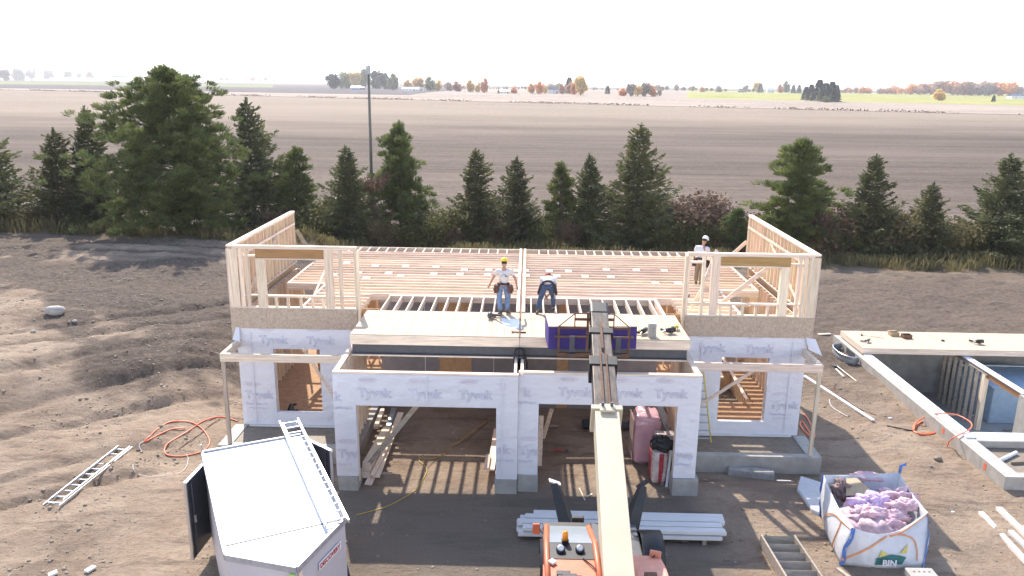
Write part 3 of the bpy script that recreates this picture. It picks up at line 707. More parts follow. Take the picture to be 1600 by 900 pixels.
def spruce(seed, H=8.0, Rb=1.9, dens=1.0, mat_=None):
    global rng; rng = np.random.default_rng(seed); C_, D_ = [], []; limbs = []
    z = .25; ph = 0
    lean = rng.normal(size=2) * .1
    while z < H - .12:
        t_ = z / H; rad = Rb * (1 - t_) ** .85 * (.72 + .5 * rng.random()) * min(1, .55 + z * .5)
        nb = int(9 * (1 - t_) + 6)
        for k in range(nb):
            a = ph + 2 * math.pi * k / nb + rng.normal() * .25; L_ = rad * (.5 + .7 * rng.random()) * (1 + .22 * math.sin(a + seed) + .15 * math.sin(3 * a + z * 1.3)) + .08
            if rng.random() < .1: continue
            m_ = max(4, int(L_ * 30 * dens)); u = rng.random(m_) ** .7
            droop = -.28 * L_ * np.sin(u * 2.0) * (1 - t_ * .7) + .22 * L_ * u ** 2 + (.35 * t_) * u * L_
            side = rng.normal(size=m_) * .16 * L_ * (1.15 - u) ** .6
            x_ = np.cos(a) * u * L_ - np.sin(a) * side + lean[0] * t_; y_ = np.sin(a) * u * L_ + np.cos(a) * side + lean[1] * t_
            C_.append(np.stack([x_, y_, z + droop - np.abs(side) * .25 + rng.normal(size=m_) * .03], 1))
            out = np.stack([np.full(m_, np.cos(a)), np.full(m_, np.sin(a)), np.full(m_, -.15 + .5 * t_)], 1)
            sd = np.stack([-np.sin(a) * np.sign(side), np.cos(a) * np.sign(side), np.zeros(m_)], 1)
            d_ = out + .9 * sd * rng.random(m_)[:, None] + .35 * rng.normal(size=(m_, 3)); D_.append(d_ / np.linalg.norm(d_, axis=1)[:, None])
            if k % 2 == 0: limbs.append(((0, 0, z), (np.cos(a) * L_ * .8, np.sin(a) * L_ * .8, z - .1 * L_), .018 + .02 * (1 - t_)))
        z += (.20 + .08 * rng.random()) * (1.25 - .5 * t_); ph += 1.3
    m_ = 26; C_.append(np.stack([rng.normal(size=m_) * .03 + lean[0], rng.normal(size=m_) * .03 + lean[1], H - .5 + .6 * rng.random(m_)], 1)); dd = rng.normal(size=(m_, 3)) * .5 + np.array([0, 0, 1.1]); D_.append(dd / np.linalg.norm(dd, axis=1)[:, None])
    c_ = np.concatenate(C_); d_ = np.concatenate(D_)
    v_, f_ = quads(c_, d_, .08, .26)
    return raw_mesh('spruce_crown', v_, f_, mat_ or M['spruce']), trunk_mesh('trunk', [(0, 0, -.3), (lean[0] * .5, lean[1] * .5, H * .5), (lean[0], lean[1], H)], [.16, .09, .012], M['bark'], limbs)
def pine(seed, H=9.0, Rb=2.6, nb=95, tuft=.34, per=95, low=.12, mat_=None):
    """white pine: rising limbs that end in puffs of needles, uneven outline"""
    global rng; rng = np.random.default_rng(seed); C_, D_ = [], []; limbs = []
    for k in range(nb):
        t_ = low + (1 - low) * (k + rng.random()) / nb; z = t_ * H
        a = 2.4 * k + rng.normal() * .3
        prof = math.sin(min(1, (1 - t_) / .75) * math.pi / 2) ** .8
        lob = 1 + .35 * math.sin(2 * a + seed) * (1 - t_) + .25 * rng.normal()
        L_ = max(.25, Rb * prof * max(.45, lob)); rise = (.02 + .65 * t_ ** 1.5) * L_
        end = np.array([math.cos(a) * L_, math.sin(a) * L_, z + rise]); st = np.array([0, 0, z])
        limbs.append((tuple(st), tuple(st + (end - st) * .9), .03 + .03 * (1 - t_)))
        nt_ = max(2, int(L_ / .22))
        for j in range(nt_):
            u = .25 + .75 * (j + rng.random()) / nt_; c0 = st + (end - st) * u + rng.normal(size=3) * .16 * L_ * np.array([1, 1, .45]) * (.4 + .6 * u)
            m_ = int(per * (.55 + .45 * rng.random())); q = unit(m_) * np.array([1, 1, .75]); rad = tuft * (.65 + .6 * rng.random())
            C_.append(c0 + q * np.array([1.15, 1.15, .55]) * rad * (rng.random(m_) ** .6)[:, None]); d_ = q * .75 + (end - st) / L_ * .7 + np.array([0, 0, .45]); D_.append(d_ / np.linalg.norm(d_, axis=1)[:, None])
    m_ = 60; C_.append(np.stack([rng.normal(size=m_) * .08, rng.normal(size=m_) * .08, H - .6 + .9 * rng.random(m_)], 1)); dd = rng.normal(size=(m_, 3)) * .4 + np.array([0, 0, 1.1]); D_.append(dd / np.linalg.norm(dd, axis=1)[:, None])
    v_, f_ = quads(np.concatenate(C_), np.concatenate(D_), .05, .25)
    return raw_mesh('pine_crown', v_, f_, mat_ or M['pine']), trunk_mesh('trunk', [(0, 0, -.3), (.05, 0, H * .5), (0, 0, H)], [.2, .12, .015], M['bark'], limbs)
def round_tree(seed, H=10.0, W=8.0, n=2600, leaf=.5, lobes=12, mat_=None, low=.18, bare=0):
    global rng; rng = np.random.default_rng(seed); C_ = []; limbs = []
    for k in range(lobes):
        a = 2.4 * k; r_ = (rng.random() ** .5) * W * .34; z = H * (low + .18 + (.62 - low * .4) * rng.random()); rr = W * (.16 + .12 * rng.random())
        c0 = np.array([math.cos(a) * r_, math.sin(a) * r_, z]); m_ = n // lobes
        C_.append(c0 + unit(m_) * (rr * (rng.random(m_) ** .45))[:, None] * np.array([1, 1, .85])); limbs.append(((0, 0, H * low), tuple(c0), .02 * H * .25))
        if bare:
            for q in range(6): limbs.append((tuple(c0), tuple(c0 + unit(1)[0] * rr * 1.15 + np.array([0, 0, rr * .6])), .006 * H * .3))
    c_ = np.concatenate(C_); v_, f_ = quads(c_, unit(len(c_)), leaf, leaf)
    return raw_mesh('leafy_crown', v_, f_, mat_ or M['leaf_orange']), trunk_mesh('trunk', [(0, 0, -.4), (0, 0, H * .35), (.1, 0, H * .6)], [.03 * H, .022 * H, .012 * H], M['bark'], limbs)
def far_conifer(seed, mat_=None):
    global rng; rng = np.random.default_rng(seed); n = 1500; z = rng.random(n) ** .8 * 9.6; rr = 2.3 * (1 - z / 10) ** .8 * (.6 + .45 * np.abs(np.sin(z * 2.4 + seed))); a = rng.random(n) * 6.283; u = rng.random(n) ** .35
    c_ = np.stack([np.cos(a) * rr * u, np.sin(a) * rr * u, z + .4], 1); d_ = np.stack([np.cos(a), np.sin(a), -.25 + rng.normal(size=n) * .2], 1)
    v_, f_ = quads(c_, d_, .35, .65)
    return raw_mesh('conifer_crown', v_, f_, mat_ or M['leaf_dark']), trunk_mesh('trunk', [(0, 0, -.4), (0, 0, 9.6)], [.2, .03], M['bark'])
class Kind:
    def __init__(s, pair): s.crown, s.trunk = pair
def plant(kind, name, label, cat, x, y, sc, rz=0, group=None, leaf=None, z=None, crown='crown'):
    o = thing(name, label, cat, (x, y, gz(x, y) - .03 if z is None else z), group); o.rotation_euler = (0, 0, rz); o.scale = sc if isinstance(sc, tuple) else (sc, sc, sc)
    for nm, me_ in ((crown, kind.crown), ('trunk' if crown == 'crown' else 'stem', kind.trunk)):
        c_ = bpy.data.objects.new(nm, me_); COL.objects.link(c_); c_.parent = o
        if nm == crown and leaf:
            c_.material_slots[0].link = 'OBJECT'; c_.material_slots[0].material = M[leaf]
    return o
SP = [Kind(spruce(1, 8, 3.1, 1.2)), Kind(spruce(2, 8, 3.5, 1.1)), Kind(spruce(3, 8, 3.1, 1.1)), Kind(spruce(4, 8, 3.2, 1.15))]
PN = [Kind(pine(5, 8, 2.1, 75, .32, 80)), Kind(pine(6, 6, 1.25, 46, .26, 60, low=.22)), Kind(pine(9, 8, 2.2, 80, .32, 80, low=.1))]
BIG = Kind(pine(8, 12, 4.7, 120, .36, 88, low=.05))
G1 = 'evergreens in the row behind the house'
_an = [0]
def by_px(px_, yt, yb, kH, kind, name, label, cat='tree', wx=1, rz=0, grp=G1, zg=-.5, leaf=None):
    b_ = at_z(px_, yb, zg); zz = gz(b_.x, b_.y); t_ = at_y(px_, yt, b_.y); h_ = t_.z - zz; s_ = h_ / kH
    _an[0] += 1; q_ = .9 + .22 * ((_an[0] * .618) % 1)
    return plant(kind, name, label, cat, b_.x, b_.y, (s_ * wx * q_, s_ * wx * (1.9 - q_) , s_), rz, grp, leaf)
by_px(-8, 182, 392, 8, SP[1], 'spruce_tree', 'dark spruce cut by the left edge of the picture', wx=1.1)
by_px(100, 205, 392, 8, SP[2], 'spruce_tree', 'slim pointed spruce left of the spruce with the reddish tip', wx=1.15, rz=1)
by_px(158, 172, 385, 8, SP[3], 'spruce_tree', 'tall spruce with a thin reddish tip close left of the biggest pine', wx=1.0, rz=2)
by_px(285, 110, 402, 12, BIG, 'pine_tree', 'biggest tree of the row, broad bushy pine left of the house', wx=.98, rz=.6)
by_px(402, 160, 380, 8, SP[2], 'spruce_tree', 'tall dark spruce rising behind the left framed wall', wx=1.0, rz=3)
by_px(468, 238, 376, 6, PN[1], 'pine_tree', 'small thin pine right behind the back end of the left wall', wx=1.2)
by_px(545, 232, 385, 8, SP[0], 'spruce_tree', 'dark dense spruce just left of the utility pole', wx=1.1, rz=.4)
by_px(627, 198, 376, 8, PN[0], 'pine_tree', 'fresh green pine just right of the utility pole', wx=.92, rz=1.4)
by_px(742, 236, 384, 8, SP[3], 'spruce_tree', 'regular cone shaped spruce behind the left half of the joists', wx=1.05, rz=2.2)
by_px(812, 248, 384, 8, SP[2], 'spruce_tree', 'dark spruce behind the worker in the yellow helmet', wx=1.12, rz=4)
by_px(874, 260, 382, 6, PN[1], 'pine_tree', 'smallest light green pine, behind the bending worker', wx=1.05, rz=2)
by_px(915, 243, 383, 8, SP[0], 'spruce_tree', 'narrow spruce squeezed between the small pine and the tallest middle spruce', wx=.9, rz=5)
by_px(990, 197, 388, 8, SP[1], 'spruce_tree', 'tallest spruce in the middle of the row, with a bare side on the right', wx=1.0, rz=1.7)
by_px(1237, 223, 396, 8, PN[2], 'pine_tree', 'full pine behind the back end of the right framed wall', wx=1.05, rz=.3)
by_px(1348, 244, 402, 8, SP[3], 'spruce_tree', 'olive dark spruce just right of the house', wx=.98, rz=2.9)
by_px(1448, 287, 410, 8, SP[2], 'spruce_tree', 'low spruce, second tree from the right edge', wx=1.3, rz=3.7)
by_px(1552, 243, 412, 8, SP[1], 'spruce_tree', 'broad pale spruce nearest the right edge', wx=1.25, rz=5.2)
by_px(1148, 328, 396, 6, PN[1], 'young_pine', 'young bushy pine behind the worker in the white helmet', wx=1.7, rz=4)
by_px(588, 262, 384, 10, Kind(round_tree(31, 10, 4.5, 1500, .17, 10, M['shrub_brown'], bare=1)), 'small_tree', 'small bare reddish tree right beside the foot of the utility pole', wx=1.0)

# shrubs and undergrowth between the evergreens
def shrub_mesh(seed, m_, n=3600, leaf=.085): return Kind(round_tree(seed, 2, 3.2, n, leaf, 13, m_, low=.02, bare=1))
SHK = [shrub_mesh(41, M['shrub_green']), shrub_mesh(42, M['shrub_brown'])]
SH = [  # px, top y, base y, width factor, colour, label
 (20, 330, 396, 1.3, 'shrub_green', 'dark green shrub under the spruce at the left edge'), (62, 322, 394, 1.0, 'shrub_brown', 'brown shrub between the first two spruces on the left'),
 (128, 340, 396, 1.2, 'shrub_green', 'green shrub under the two slim spruces on the left'), (200, 345, 400, 1.2, 'shrub_green', 'green shrub at the left foot of the biggest pine'),
 (262, 356, 402, .9, 'weed', 'straw coloured bush at the foot of the biggest pine'), (335, 350, 398, 1.2, 'shrub_brown', 'brown shrub right of the biggest pine, beside the left wall'),
 (440, 325, 384, 1.0, 'shrub_brown', 'brown shrub behind the left framed wall'), (495, 312, 384, 1.1, 'shrub_green', 'yellowish green shrub beside the small thin pine'),
 (600, 345, 388, .9, 'weed', 'yellow shrub between utility pole and fresh green pine'), (645, 345, 388, 1.0, 'shrub_green', 'bright green shrub at the foot of the fresh green pine'),
 (680, 325, 386, 1.0, 'shrub_green', 'leafy green shrub left of the cone shaped spruce'), (705, 352, 388, .9, 'shrub_brown', 'brown shrub in front of the cone shaped spruce'),
 (777, 338, 386, .9, 'shrub_brown', 'brown shrub between the cone shaped spruce and its dark neighbour'), (845, 335, 386, .9, 'shrub_green', 'green shrub left of the smallest pine'),
 (888, 345, 387, .8, 'shrub_brown', 'dry shrub in front of the narrow spruce'), (950, 348, 388, 1.0, 'shrub_green', 'dark shrub at the left foot of the tallest middle spruce'),
 (1052, 305, 378, 1.5, 'shrub_brown', 'tall twiggy brown thicket right of the tallest middle spruce'), (1100, 312, 380, 1.3, 'shrub_red', 'reddish thicket behind the worker in the white helmet'),
 (1040, 345, 390, 1.0, 'shrub_green', 'dark green shrub with pale flowers below the brown thicket'), (1078, 338, 390, .9, 'shrub_green', 'green leafy shrub just left of the worker in the white helmet'),
 (1125, 350, 392, .8, 'weed', 'yellow weedy bush right of the worker in the white helmet'), (1180, 335, 390, 1.0, 'shrub_red', 'reddish shrub between the young pine and the right wall'),
 (1290, 325, 396, 1.1, 'shrub_brown', 'brown shrub between the full pine and the olive dark spruce'), (1318, 352, 402, .9, 'shrub_green', 'low green shrub right of the house corner'),
 (1398, 325, 404, 1.1, 'weed', 'straw coloured shrub between olive spruce and low spruce'), (1388, 355, 404, .9, 'shrub_green', 'green shrub under the olive dark spruce'),
 (1490, 345, 410, 1.0, 'weed', 'yellow green shrub between the last two spruces'), (1590, 350, 412, 1.1, 'shrub_green', 'dark shrub in the corner at the right edge')]
for k, (px_, yt, yb, wf, lm, lab) in enumerate(SH):
    b_ = at_z(px_, yb, -.5); zz = gz(b_.x, b_.y); h_ = (at_y(px_, yt, b_.y).z - zz); s_ = h_ / 2
    plant(SHK[k % 2], 'shrub', lab, 'shrub', b_.x, b_.y, (wf * s_, wf * s_, s_), k * 1.1, 'shrubs under the evergreens', lm, crown='foliage')
# pile of dead brush
mb = MB(); c0 = at_z(640, 386, -.4)
for k in range(260):
    a = random.uniform(0, 6.28); q = Vector((c0.x + random.gauss(0, 1.2), c0.y + random.gauss(0, .5), gz(c0.x, c0.y) + abs(random.gauss(0, .35)))); d = Vector((math.cos(a), .5 * math.sin(a), random.uniform(-.1, .7))) * random.uniform(.5, 1.1)
    mb.tube([q, q + d * .5 + Vector((0, 0, .05)), q + d], [.014, .01, .004], 3, cap=False)
tag(mb.build('brush_pile', M['shrub_red']), 'pile of dead reddish brush behind the left joists', 'brush pile')
# weeds: the uncountable strip of grass along the row
n = 42000; wx_ = rng.uniform(-48, 48, n); wy_ = 48.6 + rng.random(n) ** 1.2 * 11.5 + .5 * np.sin(wx_ * .4); keep = fbm(wx_ * .5, wy_ * .5, 3) > -.2
wx_, wy_ = wx_[keep], wy_[keep]; dd = rng.normal(size=(len(wx_), 3)) * .28 + np.array([0, 0, 1.]); dd /= np.linalg.norm(dd, axis=1)[:, None]
v_, f_ = quads(np.stack([wx_, wy_, ground(wx_, wy_) - .02], 1), dd, .05, .42 + .35 * (fbm(wx_ * .3, wy_ * .3, 2) + .3), 1.0)
wo_ = bpy.data.objects.new('weeds', raw_mesh('weeds', v_, f_, M['weed'])); COL.objects.link(wo_); tag(wo_, 'dry grass and weeds along the foot of the evergreens', 'grass'); wo_['kind'] = 'stuff'

# ------------------------------------------------------------------ utility pole
p_ = at_y(577.5, 200, 58); t_ = at_y(575.5, 104, 58)
up_ = thing('utility_pole', 'tall wooden utility pole standing in the evergreen row', 'pole', (p_.x, 58, gz(p_.x, 58)))
MB().tube([(p_.x - .02, 58, gz(p_.x, 58) - .3), (p_.x + .03, 58, 6), (t_.x, 58, t_.z)], [.13, .11, .085], 10).build('shaft', M['pole'], up_, smooth=True)
MB().lathe((t_.x + .02, 57.86, t_.z - .55), [(.0, 0), (.17, .01), (.17, .6), (.05, .68)], 12).build('transformer', M['galv'], up_)
MB().tube([(t_.x + .02, 57.9, t_.z + .1), (t_.x + .02, 57.9, t_.z + .62)], .025, 5).build('insulator_rod', M['steel_grey'], up_)

# ------------------------------------------------------------------ far side of the fields
FT = [Kind(round_tree(51, 10, 8.5, 1900, .8, 16, low=.0)), Kind(round_tree(52, 10, 7, 1700, .8, 14, low=-.04)), Kind(round_tree(53, 10, 10, 2100, .85, 18, low=.0)), Kind(round_tree(54, 10, 8, 900, .55, 14, low=.03, bare=1))]
FC = Kind(far_conifer(61))
def far_at(px_, base_y):
    lo = CAM; d = ray(px_, base_y); t_ = 300.0
    while t_ < 2600:
        q = CAM + d * t_
        if q.z < gz(q.x, q.y): return q
        t_ *= 1.004
    return CAM + d * 2600
FARL = [ # px, top, base, kind, width factor, leaf, label
 (8, 108, 127, 0, 1.1, 'leaf_grey', 'round bare brown tree at the far left edge'), (30, 107, 126, 2, 1.0, 'leaf_grey', 'broad grey brown tree, second in the far left clump'), (50, 104, 126, 3, 1.1, 'leaf_grey', 'tallest bare tree of the far left clump'), (76, 109, 125, 0, 1.2, 'leaf_grey', 'round grey tree beside the far parked cars'), (123, 113, 123, 3, .8, 'leaf_grey', 'thin lone bare tree beyond the far parked cars'),
 (140, 112, 119, 2, 1.5, 'leaf_rust', 'rusty tree before the far barns'), (108, 111, 119, 2, 1.6, 'leaf_olive', 'pale olive tree on the skyline above the far parked cars'),
 (522, 115, 140, 0, 1.1, 'leaf_dark', 'dark green tree at the left end of the middle clump'), (540, 113, 139, 2, .8, 'leaf_olive', 'olive tree behind the white marquee'), (555, 112, 138, 0, 1.0, 'leaf_yellow', 'yellow green tree above the white marquee'), (570, 108, 138, 0, .9, 'leaf_olive', 'tallest tree of the middle clump, left of the pole top'), (588, 111, 139, 2, .8, 'leaf_dark', 'dark tree right behind the pole top'), (601, 114, 140, 0, .9, 'leaf_dark', 'dark tree between pole and the clump end'), (614, 114, 141, 1, 1.0, 'leaf_olive', 'olive round tree at the right end of the middle clump'),
 (637, 123, 141, 1, 1.1, 'leaf_yellow', 'golden round tree right of the middle clump'), (655, 121, 141, 2, 1.0, 'leaf_yellow', 'golden tree behind the long white house'), (672, 119, 142, 1, 1.1, 'leaf_olive', 'olive tree beside the long white house'), (684, 124, 142, 1, 1.0, 'leaf_yellow', 'small yellow tree right of the olive one'), (702, 128, 142, 2, .8, 'leaf_grey', 'low grey brown tree in the far middle'), (714, 126, 143, 1, 1.2, 'leaf_rust', 'round rust red tree in the far middle'), (735, 124, 144, 1, 1.0, 'leaf_yellow', 'mustard round tree alone in the far middle'), (757, 121, 145, 1, .75, 'leaf_orange', 'upright orange tree between two low houses'), (747, 128, 144, 1, .9, 'leaf_yellow', 'small golden tree hugging the upright orange one'),
 (803, 136, 146, 1, 1.5, 'leaf_orange', 'low orange tree right of the far low house'), (830, 129, 146, 1, .9, 'leaf_orange', 'orange tree left of the two storey farmhouse'), (843, 126, 147, 1, .9, 'leaf_orange', 'pale orange tree touching the farmhouse'), (852, 133, 146, 1, .8, 'leaf_yellow', 'small yellow tree in front of the farmhouse'), (878, 130, 147, 1, .9, 'leaf_rust', 'small rusty tree right of the farmhouse'), (890, 127, 147, 1, 1.0, 'leaf_rust', 'reddish tree beside the tallest golden tree'), (907, 118, 149, 0, .8, 'leaf_yellow', 'tallest golden tree, right of the farmhouse'), (898, 124, 148, 1, .8, 'leaf_orange', 'orange tree leaning on the tallest golden tree'),
 (973, 137, 150, 1, 1.5, 'leaf_orange', 'bushy bright orange tree at the left of the small wood'), (985, 130, 151, 0, .8, 'leaf_grey', 'pale brown tree in the left part of the small wood'), (996, 129, 151, 3, .9, 'leaf_yellow', 'yellowish tree in the middle of the small wood'), (1008, 129, 151, 0, .9, 'leaf_grey', 'brown tree in the right part of the small wood'), (1019, 132, 151, 1, .9, 'leaf_orange', 'orange brown tree near the right end of the small wood'), (1030, 135, 151, 3, .8, 'leaf_grey', 'greyish last tree of the small wood'),
 (1097, 135, 144, 2, 1.1, 'leaf_yellow', 'pale round tree beyond the green field'), (1123, 134, 144, 2, 1.1, 'leaf_grey', 'brownish tree beyond the green field'), (1165, 133, 144, 2, .9, 'leaf_grey', 'grey tree left of the far white farmhouse'), (1182, 128, 144, 0, .9, 'leaf_yellow', 'tall pale yellow tree left of the far white farmhouse'), (1219, 131, 145, 1, 1.1, 'leaf_orange', 'pink orange tree right of the far white farmhouse'), (1228, 126, 145, 1, .9, 'leaf_olive', 'tall olive tree right of the far white farmhouse'),
 (1290, 149, 160, 1, 1.6, 'leaf_olive', 'yellow green bush in front of the dark conifer grove'), (1467, 138, 157, 1, 1.3, 'leaf_yellow', 'lone bright yellow tree at the edge of the green field')]
for px_, yt, yb, kd, wf, lm, lab in FARL:
    q = far_at(px_, yb); h_ = (yb - yt) / FPX * (q - CAM).dot(fw) * 1.05; s_ = h_ / 10
    plant(FT[kd], 'autumn_tree' if lm in ('leaf_orange', 'leaf_yellow', 'leaf_rust') else 'broadleaf_tree', lab, 'tree', q.x, q.y, (s_ * wf, s_ * wf, s_), px_ * .7, 'trees beyond the ploughed field', lm, z=q.z - .3)
FCON = [(949, 134, 147, 'dark conifer left of the small wood'), (779, 140, 146, 'low dark conifer hedge before the far low house'), (1188, 131, 145, 'dark conifer left of the far white farmhouse'), (1239, 133, 146, 'slim conifer behind the right farm trees'), (1248, 133, 146, 'pale slim conifer left of the grove'),
 (1258, 136, 156, 'short conifer at the left end of the dark grove'), (1266, 133, 157, 'second conifer of the dark grove'), (1278, 126, 158, 'tallest conifer in the dark grove'), (1288, 131, 159, 'wide conifer right of the tallest in the grove'), (1298, 129, 159, 'pointed conifer in the right part of the grove'), (1305, 134, 159, 'last conifer on the right of the dark grove'), (1552, 149, 159, 'small lone conifer near the right edge of the green field'), (889, 122, 146, 'narrow dark conifer peeping over the reddish tree')]
for px_, yt, yb, lab in FCON:
    q = far_at(px_, yb); s_ = (yb - yt) / FPX * (q - CAM).dot(fw) / 10 * 1.03
    plant(FC, 'conifer_tree', lab, 'tree', q.x, q.y, (s_ * 1.35, s_ * 1.35, s_), px_, 'conifers beyond the ploughed field', z=q.z - .3)
# long wood on the right and hazy tree lines on the skyline: far-off woods that read as one mass
def far_wood(name, lab, x0, x1, yb0, yb1, ht, mats, n_, depth=50, sc_=1.0):
    V_, F_ = [], []; mi = []; off = 0; r2 = np.random.default_rng(abs(int(x0)) + 5)
    for k in range(n_):
        px_ = x0 + (x1 - x0) * (k + r2.random()) / n_; u = (px_ - x0) / (x1 - x0); yb = yb0 + (yb1 - yb0) * u
        q = far_at(px_, yb); D = (q - CAM).dot(fw); y = q.y + r2.random() * depth; h_ = ht(u) / FPX * D * (.75 + .45 * r2.random()); w_ = h_ * (.75 + .4 * r2.random())
        m_ = 230; c_ = unit_r(r2, m_) * (r2.random(m_) ** .4)[:, None] * np.array([w_ * .5, w_ * .5, h_ * .45]) + np.array([q.x, y, q.z + h_ * .55])
        d_ = unit_r(r2, m_); s2 = np.cross(d_, unit_r(r2, m_)); s2 /= np.linalg.norm(s2, axis=1)[:, None] + 1e-9; lf = h_ * .085
        v4 = np.stack([c_ - s2 * lf, c_ + s2 * lf, c_ + s2 * lf + d_ * lf * 1.6, c_ - s2 * lf + d_ * lf * 1.6], 1).reshape(-1, 3)
        V_.append(v4); F_.append(np.arange(4 * m_).reshape(m_, 4) + off); off += 4 * m_; mi += [int(r2.integers(len(mats)))] * m_
    me_ = raw_mesh(name, np.concatenate(V_), np.concatenate(F_), M[mats[0]])
    for m_ in mats[1:]: me_.materials.append(M[m_])
    me_.polygons.foreach_set('material_index', mi); o = bpy.data.objects.new(name, me_); COL.objects.link(o); tag(o, lab, 'woods'); o['kind'] = 'stuff'
def unit_r(r2, n_):
    a = r2.normal(size=(n_, 3)); return a / np.linalg.norm(a, axis=1)[:, None]
far_wood('autumn_woods', 'long autumn wood on the right skyline', 1335, 1600, 146.5, 151, lambda u: 9 + 10 * min(1, max(0, (u - .25) * 4)), ['leaf_rust', 'leaf_rust', 'leaf_grey', 'leaf_orange'], 70)
far_wood('distant_woods', 'pale woods on the skyline in the middle', 620, 1160, 138.5, 143.5, lambda u: 6 + 3 * math.sin(u * 17), ['leaf_grey', 'leaf_rust', 'leaf_olive'], 90, 200)
far_wood('distant_woods', 'pale woods on the skyline at the left', -60, 420, 119.5, 128, lambda u: 5 + 3 * math.sin(u * 23), ['leaf_grey', 'leaf_rust', 'leaf_olive'], 60, 200)
far_wood('distant_woods', 'thin pale tree line left of the middle clump', 420, 640, 128, 134, lambda u: 2.5, ['leaf_grey', 'leaf_olive'], 30, 200)
far_wood('distant_woods', 'low pale woods between the small wood and the conifer grove', 1150, 1340, 144, 146, lambda u: 5, ['leaf_grey', 'leaf_olive'], 24, 100)
# scrub growing along the ditch between the fields
V_, F_ = [], []; r3 = np.random.default_rng(77); m_ = 5200; xx = r3.uniform(-520, 420, m_); keep = np.sin(xx * .05) + np.sin(xx * .13 + 1) + r3.normal(size=m_) * .5 > -.3; xx = xx[keep]; yy = 474 - .386 * xx + r3.normal(size=len(xx)) * 1.6
c_ = np.stack([xx, yy, ground(xx, yy) + r3.random(len(xx)) * .9 - .1], 1)
rng = np.random.default_rng(3); v_, f_ = quads(c_, unit(len(xx)), .55, .6)
o = bpy.data.objects.new('ditch_scrub', raw_mesh('ditch_scrub', v_, f_, M['shrub_brown'])); COL.objects.link(o); tag(o, 'line of low scrub along the ditch between the fields', 'scrub'); o['kind'] = 'stuff'

def farhouse(name, lab, px_, yb, wpx, hpx, rpx, mw, mr, cat='house', win=3, rz=0, gable=False):
    q = far_at(px_, yb); D = (q - CAM).dot(fw); u = D / FPX; W_ = wpx * u; Hh = hpx * u; Rr = rpx * u; dp = min(W_ * .6, 11)
    t0 = thing(name, lab, cat, (q.x, q.y, q.z)); x, y, z = q
    mb = MB(); mb.box(x - W_ / 2, x + W_ / 2, y, y + dp, z - .5, z + Hh); mb.build('wall', M[mw], t0)
    mb = MB(); mb.prism([(-.35, 0), (dp + .35, 0), (dp / 2, Rr)], x - W_ / 2 - .3, x + W_ / 2 + .3, o=(0, y, z + Hh), X=(0, 1, 0), Y=(0, 0, 1), Z=(1, 0, 0)); mb.build('roof', M[mr], t0)
    for k in range(win):
        wx = x - W_ / 2 + W_ * (k + .5) / win; box1('window', M['glass'], t0, wx - .6, wx + .6, y - .05, y - .004, z + Hh * .35, z + Hh * .75)
    box1('door', M['steel_grey'], t0, x + W_ * .22, x + W_ * .22 + 1, y - .06, y - .004, z, z + 2.0)
    return t0
farhouse('marquee', 'white roofed marquee with a blue side under the middle clump', 556, 140.5, 14, 3.6, 2.2, 'blue_wall', 'white_paint', 'tent', 2)
farhouse('farm_shed', 'small white roofed shed right of the marquee', 566, 140.8, 7, 3.5, 2, 'brick_wall', 'white_paint', 'shed', 1)
farhouse('bungalow', 'long low white house under the golden trees', 641, 142.5, 26, 3.5, 2.8, 'wall_pale', 'wall_pale', 'house', 5)
farhouse('bungalow', 'grey roofed white house joined to the long low one', 655, 142.6, 12, 4, 2.5, 'wall_pale', 'roof_dark', 'house', 2)
farhouse('bungalow', 'low pale house between the upright orange tree and the hedge', 789, 146, 16, 3, 2, 'wall_pale', 'wall_pale', 'house', 3)
farhouse('farmhouse', 'two storey grey farmhouse with dark roof among orange trees', 865, 146.5, 17, 6, 5, 'wall_pale', 'roof_dark', 'house', 3)
farhouse('farmhouse', 'far white farmhouse among the right farm trees', 1204, 144.8, 11, 5, 3, 'wall_pale', 'wall_pale', 'house', 3)
farhouse('garage_shed', 'dark roofed shed left of the far white farmhouse', 1158, 144.3, 8, 1.6, 1.4, 'car_dark', 'roof_dark', 'shed', 1)
farhouse('white_barn', 'white barn at the far right edge', 1594, 154.5, 26, 4.5, 3, 'wall_pale', 'car_dark', 'barn', 2)
farhouse('blue_barn', 'long blue roofed barn on the far left skyline', 187, 121, 21, 2, 2, 'blue_wall', 'blue_wall', 'barn', 3)
farhouse('white_barn', 'white barn beside the blue roofed barn', 170, 121, 12, 1.8, 1.6, 'wall_pale', 'white_paint', 'barn', 2)
def farcar(lab, px_, yb, m_, L_=4.5):
    q = far_at(px_, yb); x, y, z = q; t0 = thing('parked_car', lab, 'car', q, 'cars parked beyond the field')
    mb = MB(); mb.prism([(-2.2, .35), (2.2, .35), (2.2, .85), (1.2, .95), (.6, 1.45), (-1.1, 1.45), (-1.7, .95), (-2.2, .9)], -.85, .85, o=(x, y, z), X=(1, 0, 0), Y=(0, 0, 1), Z=(0, 1, 0)); mb.build('body', M[m_], t0, bevel=.05)
    for dx in (-1.4, 1.4):
        MB().lathe((x + dx, y - .9, z + .33), [(.33, 0), (.33, .2)], 12, ax=(0, 1, 0)).build('wheel', M['rubber'], t0)
farcar('white car parked beyond the left field, nearest the bare trees', 90, 125.3, 'white_paint'); farcar('white car parked right of the other white one', 97, 125.0, 'wall_pale'); farcar('dark car parked between white cars', 103, 124.8, 'car_dark'); farcar('pale car at the right end of the far parked cars', 110, 124.6, 'wall_pale'); farcar('white car on the farm drive left of the farmhouse', 835, 147.3, 'white_paint')

